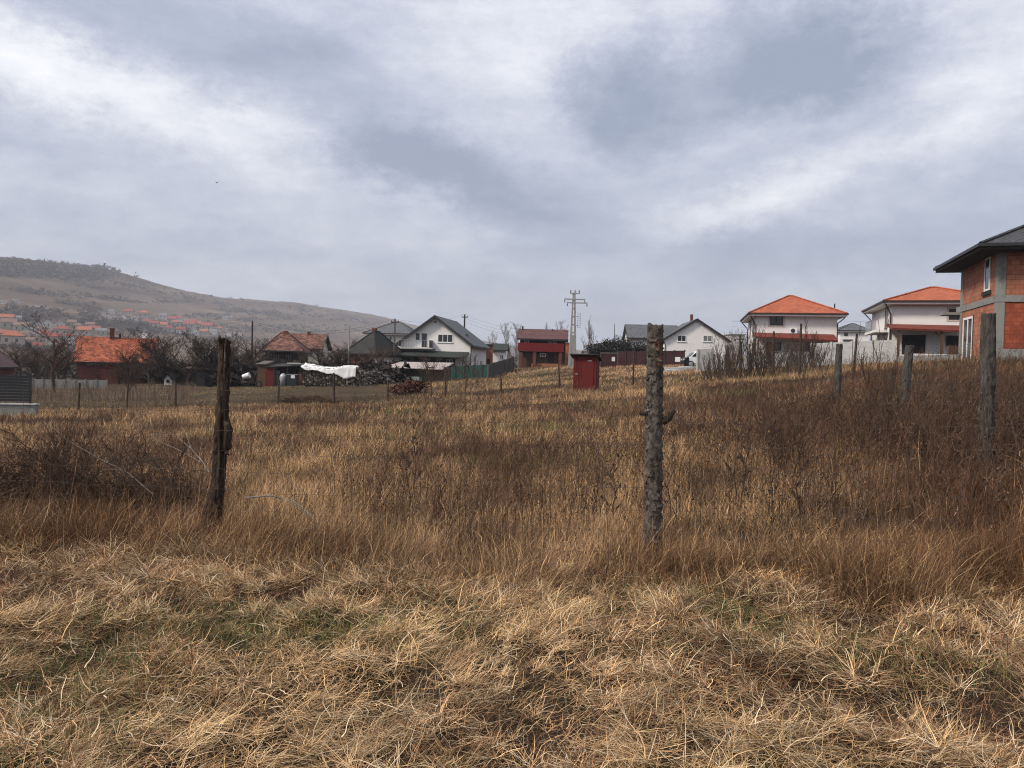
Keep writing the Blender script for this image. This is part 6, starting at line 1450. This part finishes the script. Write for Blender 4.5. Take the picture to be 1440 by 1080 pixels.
for a in [
    (206, 457, 10, RD, CR, 'side', 'dull red roof below the wide orange village roof'), (216, 461, 12, RD, PW, 'side', 'red roof and pinkish wall right of the church spire'), (228, 463, 12, O, CR, 'side', 'long orange roof between the church and the right part of the village'), (236, 468, 13, RD, CR, 'hip', 'dark red hipped roof low in the right part of the village'), (254, 470, 12, RD, WH, 'side', 'white house with a red roof low in the right part of the village'), (286, 472, 11, O, CR, 'side', 'low orange roof below the long red roof'), (270, 457, 10, RD, CR, 'side', 'small red roof above the broad red roof'),
    (297, 462, 10, RD, CR, 'side', 'last small red roof near the gnarled post top'), (308, 467, 10, O, CR, 'hip', 'orange roof half behind the gnarled post top'), (4, 476, 14, O, CR, 'side', 'low orange roof at the left edge above the big hipped roof'), (90, 467, 9, O, PW, 'side', 'small orange roof between the white gables and the brick house'), (108, 475, 10, RD, CR, 'gable', 'red gabled roof just left of the brick house ridge'), (126, 462, 11, BR, CR, 'side', 'brown roof above the orange roof over the brick house ridge'), (60, 475, 12, RD, CR, 'side', 'long red roof under the row of three white gables'), (40, 485, 13, BR, CR, 'side', 'brown roof right of the big orange hipped roof'), (52, 492, 12, RD, PW, 'side', 'red roof low behind the broad bare tree'),
    (3, 428, 7, GR, WH, 'hip', 'tiny white house highest on the slope at the left edge'), (22, 427, 8, GR, WH, 'side', 'tiny white house high on the slope, second from the left edge'), (33, 429, 5, BR, CR, 'hip', 'tiny cream house high on the slope right of the two white ones'),
    (48, 435, 11, GR, WH, 'side', 'long low white building alone on the upper slope', .2), (9, 455, 16, O, CR, 'side', 'orange roofed house at the left edge above the brown roofs'), (24, 452, 10, GR, CR, 'side', 'grey roofed house right of the left edge orange roof'),
    (12, 463, 18, BR, CR, 'side', 'wide brown roofed house at the left edge of the village'), (28, 467, 17, BR, CR, 'side', 'brown roofed house left of the white gables'), (42, 463, 12, BR, CR, 'gable', 'brown roofed house just left of the first white gable'),
    (54, 462, 10, GR, WH, 'gable', 'first of three white gabled houses in a row'), (66, 461, 12, GR, WH, 'gable', 'middle one of three white gabled houses in a row'), (84, 461, 11, GR, WH, 'gable', 'right one of three white gabled houses in a row'),
    (75, 463, 7, BR, WH, 'side', 'small house between the middle and right white gables'), (86, 473, 19, RD, CR, 'hip', 'red hipped roof below the right white gable'), (100, 459, 11, BR, CR, 'side', 'brown roofed house right of the white gables'), (108, 464, 12, BR, PW, 'hip', 'pinkish house with a brown roof right of the white gables'),
    (17, 487, 27, O, PW, 'hip', 'big orange hipped roof low at the left edge'), (44, 470, 12, GR, WH, 'side', 'long pale house below the first white gable'), (73, 483, 18, RD, CR, 'side', 'dark red roof in the lower village above the small white cottage'), (71, 489, 10, BR, WH, 'gable', 'small white gabled cottage in the lower village'),
    (97, 478, 10, RD, WH, 'side', 'white house with red trim left of the brick house roof'), (118, 473, 17, O, CR, 'side', 'orange roof peeping over the brick house ridge'), (133, 469, 13, RD, BR and CR, 'side', 'plain red roof above the brick house chimney'), (142, 472, 13, GR, CR, 'side', 'grey roof right of the red roof above the brick house'),
    (55, 467, 9, BR, PW, 'side', 'small pinkish house just below the first white gable'), (34, 476, 12, BR, WH, 'side', 'long white house above the big orange hipped roof'), (101, 487, 9, GR, WH, 'gable', 'small white gable beside the brick house verge'),
    (146, 443, 4, GR, WH, 'side', 'tiny white house at the left end of the far upper row'), (156, 441, 7, GR, WH, 'side', 'tiny white house second in the far upper row'), (152, 448, 7, GR, WH, 'hip', 'pale block house in the far upper row'), (161, 450, 8, GR, PW, 'hip', 'pale pinkish house in the far upper row'), (169, 442, 4, GR, WH, 'gable', 'tiny white tower-like house in the far upper row'), (173, 448, 6, GR, WH, 'gable', 'tiny white gable in the far upper row'),
    (180, 444, 11, RD, CR, 'side', 'long dull red roof in the far upper row'), (189, 450, 8, BR, WH, 'hip', 'white house with brown roof in the far upper row'), (201, 448, 15, O, CR, 'hip', 'wide orange roof below two dark conifers'), (212, 450, 5, GR, WH, 'gable', 'tiny white gable right of the wide orange roof'), (219, 450, 5, GR, WH, 'gable', 'second tiny white gable right of the wide orange roof'),
    (229, 449, 10, GR, WH, 'side', 'long white house right of the tiny white gables'), (241, 455, 12, RD, CR, 'side', 'dull red roof in the right part of the village'), (251, 452, 9, RD, WH, 'side', 'small red roof above the dull red roof'), (260, 452, 7, BR, WH, 'hip', 'small white house right of the small red roof'), (247, 460, 13, O, CR, 'hip', 'orange roof in the right part of the village'),
    (266, 464, 16, RD, CR, 'side', 'broad red roof in the right part of the village'), (279, 463, 14, O, CR, 'hip', 'orange hipped roof near the right end of the village'), (290, 466, 15, RD, CR, 'side', 'long red roof at the right end of the village'), (274, 472, 10, GR, WH, 'hip', 'pale grey house below the broad red roof'), (300, 470, 8, GR, WH, 'side', 'small white house left of the gnarled post top'),
    (320, 475, 9, GR, WH, 'gable', 'white gable low behind the gnarled post top'), (329, 474, 8, BR, CR, 'side', 'brown roofed cottage right of the gnarled post top'), (336, 472, 6, GR, WH, 'gable', 'tiny white gable right of the gnarled post top'), (317, 450, 6, GR, WH, 'side', 'lone white house on the middle slope, left one of a pair'), (325, 448, 5, GR, WH, 'gable', 'lone white house on the middle slope, right one of a pair'), (242, 424, 3, GR, WH, 'side', 'tiny white hut high on the bare slope')]:
    village(*a)
# church
p = hit(202, 478); u = p.y / F; s_ = thing('church_tower', 'small white church tower with a grey pointed spire above the orange roof', 'church', p)
MB().box(-2.6 * u, 2.6 * u, 0, 5 * u, -2, 9 * u).box(-2.9 * u, 2.9 * u, -.3 * u, 5.3 * u, 9.02 * u, 9.5 * u).build('tower', 'white', s_)
MB().lathe([(2.6 * u, 9.5 * u), (1.5 * u, 11.5 * u), (1.7 * u, 12 * u), (.9 * u, 14 * u), (.1 * u, 18 * u)], 8, (0, 2.5 * u)).build('spire', 'vroof_grey', s_)
for a in (-1.1, .5): MB().box(a * u, (a + .8) * u, -.03 * u, .02, 5 * u, 8 * u).build('belfry_window', 'glass', s_)
MB().box(2.62 * u, 11 * u, .6 * u, 5 * u, -2, 3 * u).build('nave', 'white', s_)
for px in (196.5, 203.5):
    p = hit(px, 444); u = p.y / F; e = thing('conifer', 'dark pointed conifer behind the wide orange village roof, ' + ('left one' if px < 200 else 'right one'), 'tree', p)
    MB().tube([(0, 0, -1), (0, 0, 7 * u)], [.5 * u, .1 * u], 6).build('trunk', 'bark_dark', e); v, f = [], []; rnd = random.Random(int(px))
    for k in range(260):
        t = rnd.random(); a = rnd.random() * 6.28; r = (1 - t) * 2.3 * u * rnd.uniform(.5, 1.1); z = (.8 + 6.6 * t) * u; q = Vector((math.cos(a) * r, math.sin(a) * r, z)); b = len(v); sz = .5 * u
        v += [tuple(q + Vector((rnd.gauss(0, sz), rnd.gauss(0, sz), rnd.gauss(0, sz)))) for _ in range(3)]; f.append((b, b + 1, b + 2))
    link('crown', pm('crown', (v, f)), 'evergreen', e)

# scattered scrub and woods, as clumps of small faces
def wood(name, label, pts, cols, n=16, tall=1.0):
    P = np.array([p[:3] for p in pts]); S = np.array([p[3] for p in pts]); m = len(P)
    c = P[:, None] + RNG.normal(0, .40, (m, n, 3)) * S[:, None, None] * np.array([1, 1, .7 * tall]) + np.array([0, 0, .55 * tall]) * S[:, None, None]
    c[..., 2] = np.maximum(c[..., 2], P[:, None, 2])
    V = (c[:, :, None] + RNG.normal(0, .20, (m, n, 4, 3)) * S[:, None, None, None]).reshape(-1, 3)
    Q = np.arange(len(V)).reshape(-1, 4)
    t = np.clip(RNG.normal(.5, .3, m), 0, 1); C = mixc(np.array(cols[0]), np.array(cols[1]), t); C = np.repeat(C[:, None], n * 4, 1).reshape(-1, 3)
    o = link(name, npmesh(name, V, Q, C), 'twig'); o['kind'] = 'stuff'; o['label'] = label
def patch(px, py, sx, sy, n, s0, s1, rot=0):
    out = []
    for _ in range(n):
        a, b = RNG.normal(0, .5) * sx, RNG.normal(0, .5) * sy
        p = hit(px + a, py + b + a * rot, 200); out.append((*p, RNG.uniform(s0, s1)))
    return out
pts = []
for a in [(20, 381, 60, 9, 260, 5, 9, .02), (110, 386, 60, 9, 230, 5, 9, .03), (60, 378, 110, 6, 150, 5, 9, .03)]: pts += patch(*a)
for px in np.linspace(0, 120, 42): pts.append((*hit(px, np.interp(px, [0, 75, 145], [364.5, 371.5, 379]) + RNG.uniform(0, 2)), RNG.uniform(3, 6)))
wood('hilltop_wood', 'dark scrubby wood along the top of the hill', pts, [(.05, .045, .04), (.11, .09, .072)])
pts = []
for a in [(45, 410, 34, 4, 70, 4, 7, .12), (80, 415, 30, 3, 60, 4, 7, .1), (135, 405, 26, 2, 40, 4, 7, .08), (150, 420, 40, 3, 80, 4, 7, .12), (180, 424, 30, 2, 50, 4, 7, .1), (185, 403, 20, 2, 34, 4, 7, .15), (128, 440, 16, 16, 190, 4, 7, 0), (60, 440, 40, 7, 150, 4, 7, .1), (20, 443, 30, 6, 120, 4, 7, 0), (105, 428, 30, 3, 60, 4, 6, .1),
          (240, 425, 24, 3, 50, 4, 8, 0), (270, 420, 20, 4, 50, 4, 8, .1), (335, 437, 26, 4, 60, 5, 9, .05), (380, 441, 34, 4, 70, 5, 10, .05), (313, 428, 16, 2, 30, 5, 8, 0), (425, 436, 8, 5, 40, 5, 9, 0), (290, 445, 40, 3, 60, 5, 8, 0), (360, 450, 60, 3, 70, 5, 9, 0), (450, 445, 50, 4, 50, 5, 10, .05), (500, 452, 50, 3, 40, 6, 11, .05), (250, 412, 60, 6, 40, 4, 7, .15), (200, 410, 80, 9, 50, 3, 6, .15), (400, 432, 120, 6, 40, 5, 8, .1)]: a = list(a); a[4] = int(a[4] * .62); a[5] *= .8; a[6] *= .8; pts += patch(*a)
wood('hillside_scrub', 'dark scrub and hedges scattered over the hillside', pts, [(.075, .060, .052), (.145, .112, .09)], tall=.6)
pts = []
for a in [(30, 450, 60, 4, 120, 3, 5, 0), (60, 456, 60, 3, 60, 2, 4, 0), (175, 456, 50, 4, 170, 3, 5, 0), (140, 455, 40, 5, 120, 3, 6, 0), (220, 460, 60, 4, 200, 3, 5, 0), (190, 466, 60, 4, 160, 2.5, 4.5, 0), (50, 478, 90, 5, 200, 1.6, 3.2, 0), (60, 490, 100, 5, 220, 1.4, 3, 0), (70, 470, 90, 5, 120, 1.6, 3, 0), (240, 470, 70, 4, 180, 2, 4, 0), (310, 464, 80, 5, 200, 3, 5, 0), (320, 478, 90, 5, 220, 2, 4, 0), (400, 460, 90, 4, 200, 3, 6, 0), (450, 466, 90, 4, 200, 3, 5, 0), (520, 464, 60, 4, 120, 3, 5, 0), (120, 497, 120, 5, 200, 1.4, 2.6, 0)]: a = list(a); a[4] = int(a[4] * .6); a[5] *= .7; a[6] *= .7; pts += patch(*a)
wood('valley_trees', 'bare trees and gardens between the village houses', pts, [(.045, .04, .036), (.10, .08, .065)])
pts = []
for px in np.concatenate([RNG.uniform(-80, 560, 300), RNG.uniform(560, 760, 170), RNG.uniform(830, 1060, 190), RNG.uniform(1060, 1460, 140)]):
    d = RNG.uniform(150, 240) if px > 560 else RNG.uniform(105, 230); p = gp(px, d); pts.append((*p, RNG.uniform(2.2, 4.2) * (.5 if px < 560 else 1.0 if px < 1000 else .6)))
wood('far_hedge', 'dull bare hedge and tree line beyond the far houses', pts, [(.05, .042, .036), (.12, .10, .085)], n=30)

pts = []
for k in range(520):
    px = RNG.uniform(205, 560); d = RNG.uniform(80, 92)
    if px < 312: d = RNG.uniform(87, 95)
    if 225 < px < 247 or 425 < px < 505: d = RNG.uniform(86, 94)
    p = gp(px, d); pts.append((*p, RNG.uniform(.8, 1.9)))
wood('undergrowth', 'dark leafless undergrowth around the old sheds and trees', pts, [(.018, .014, .011), (.05, .038, .03)], n=34)
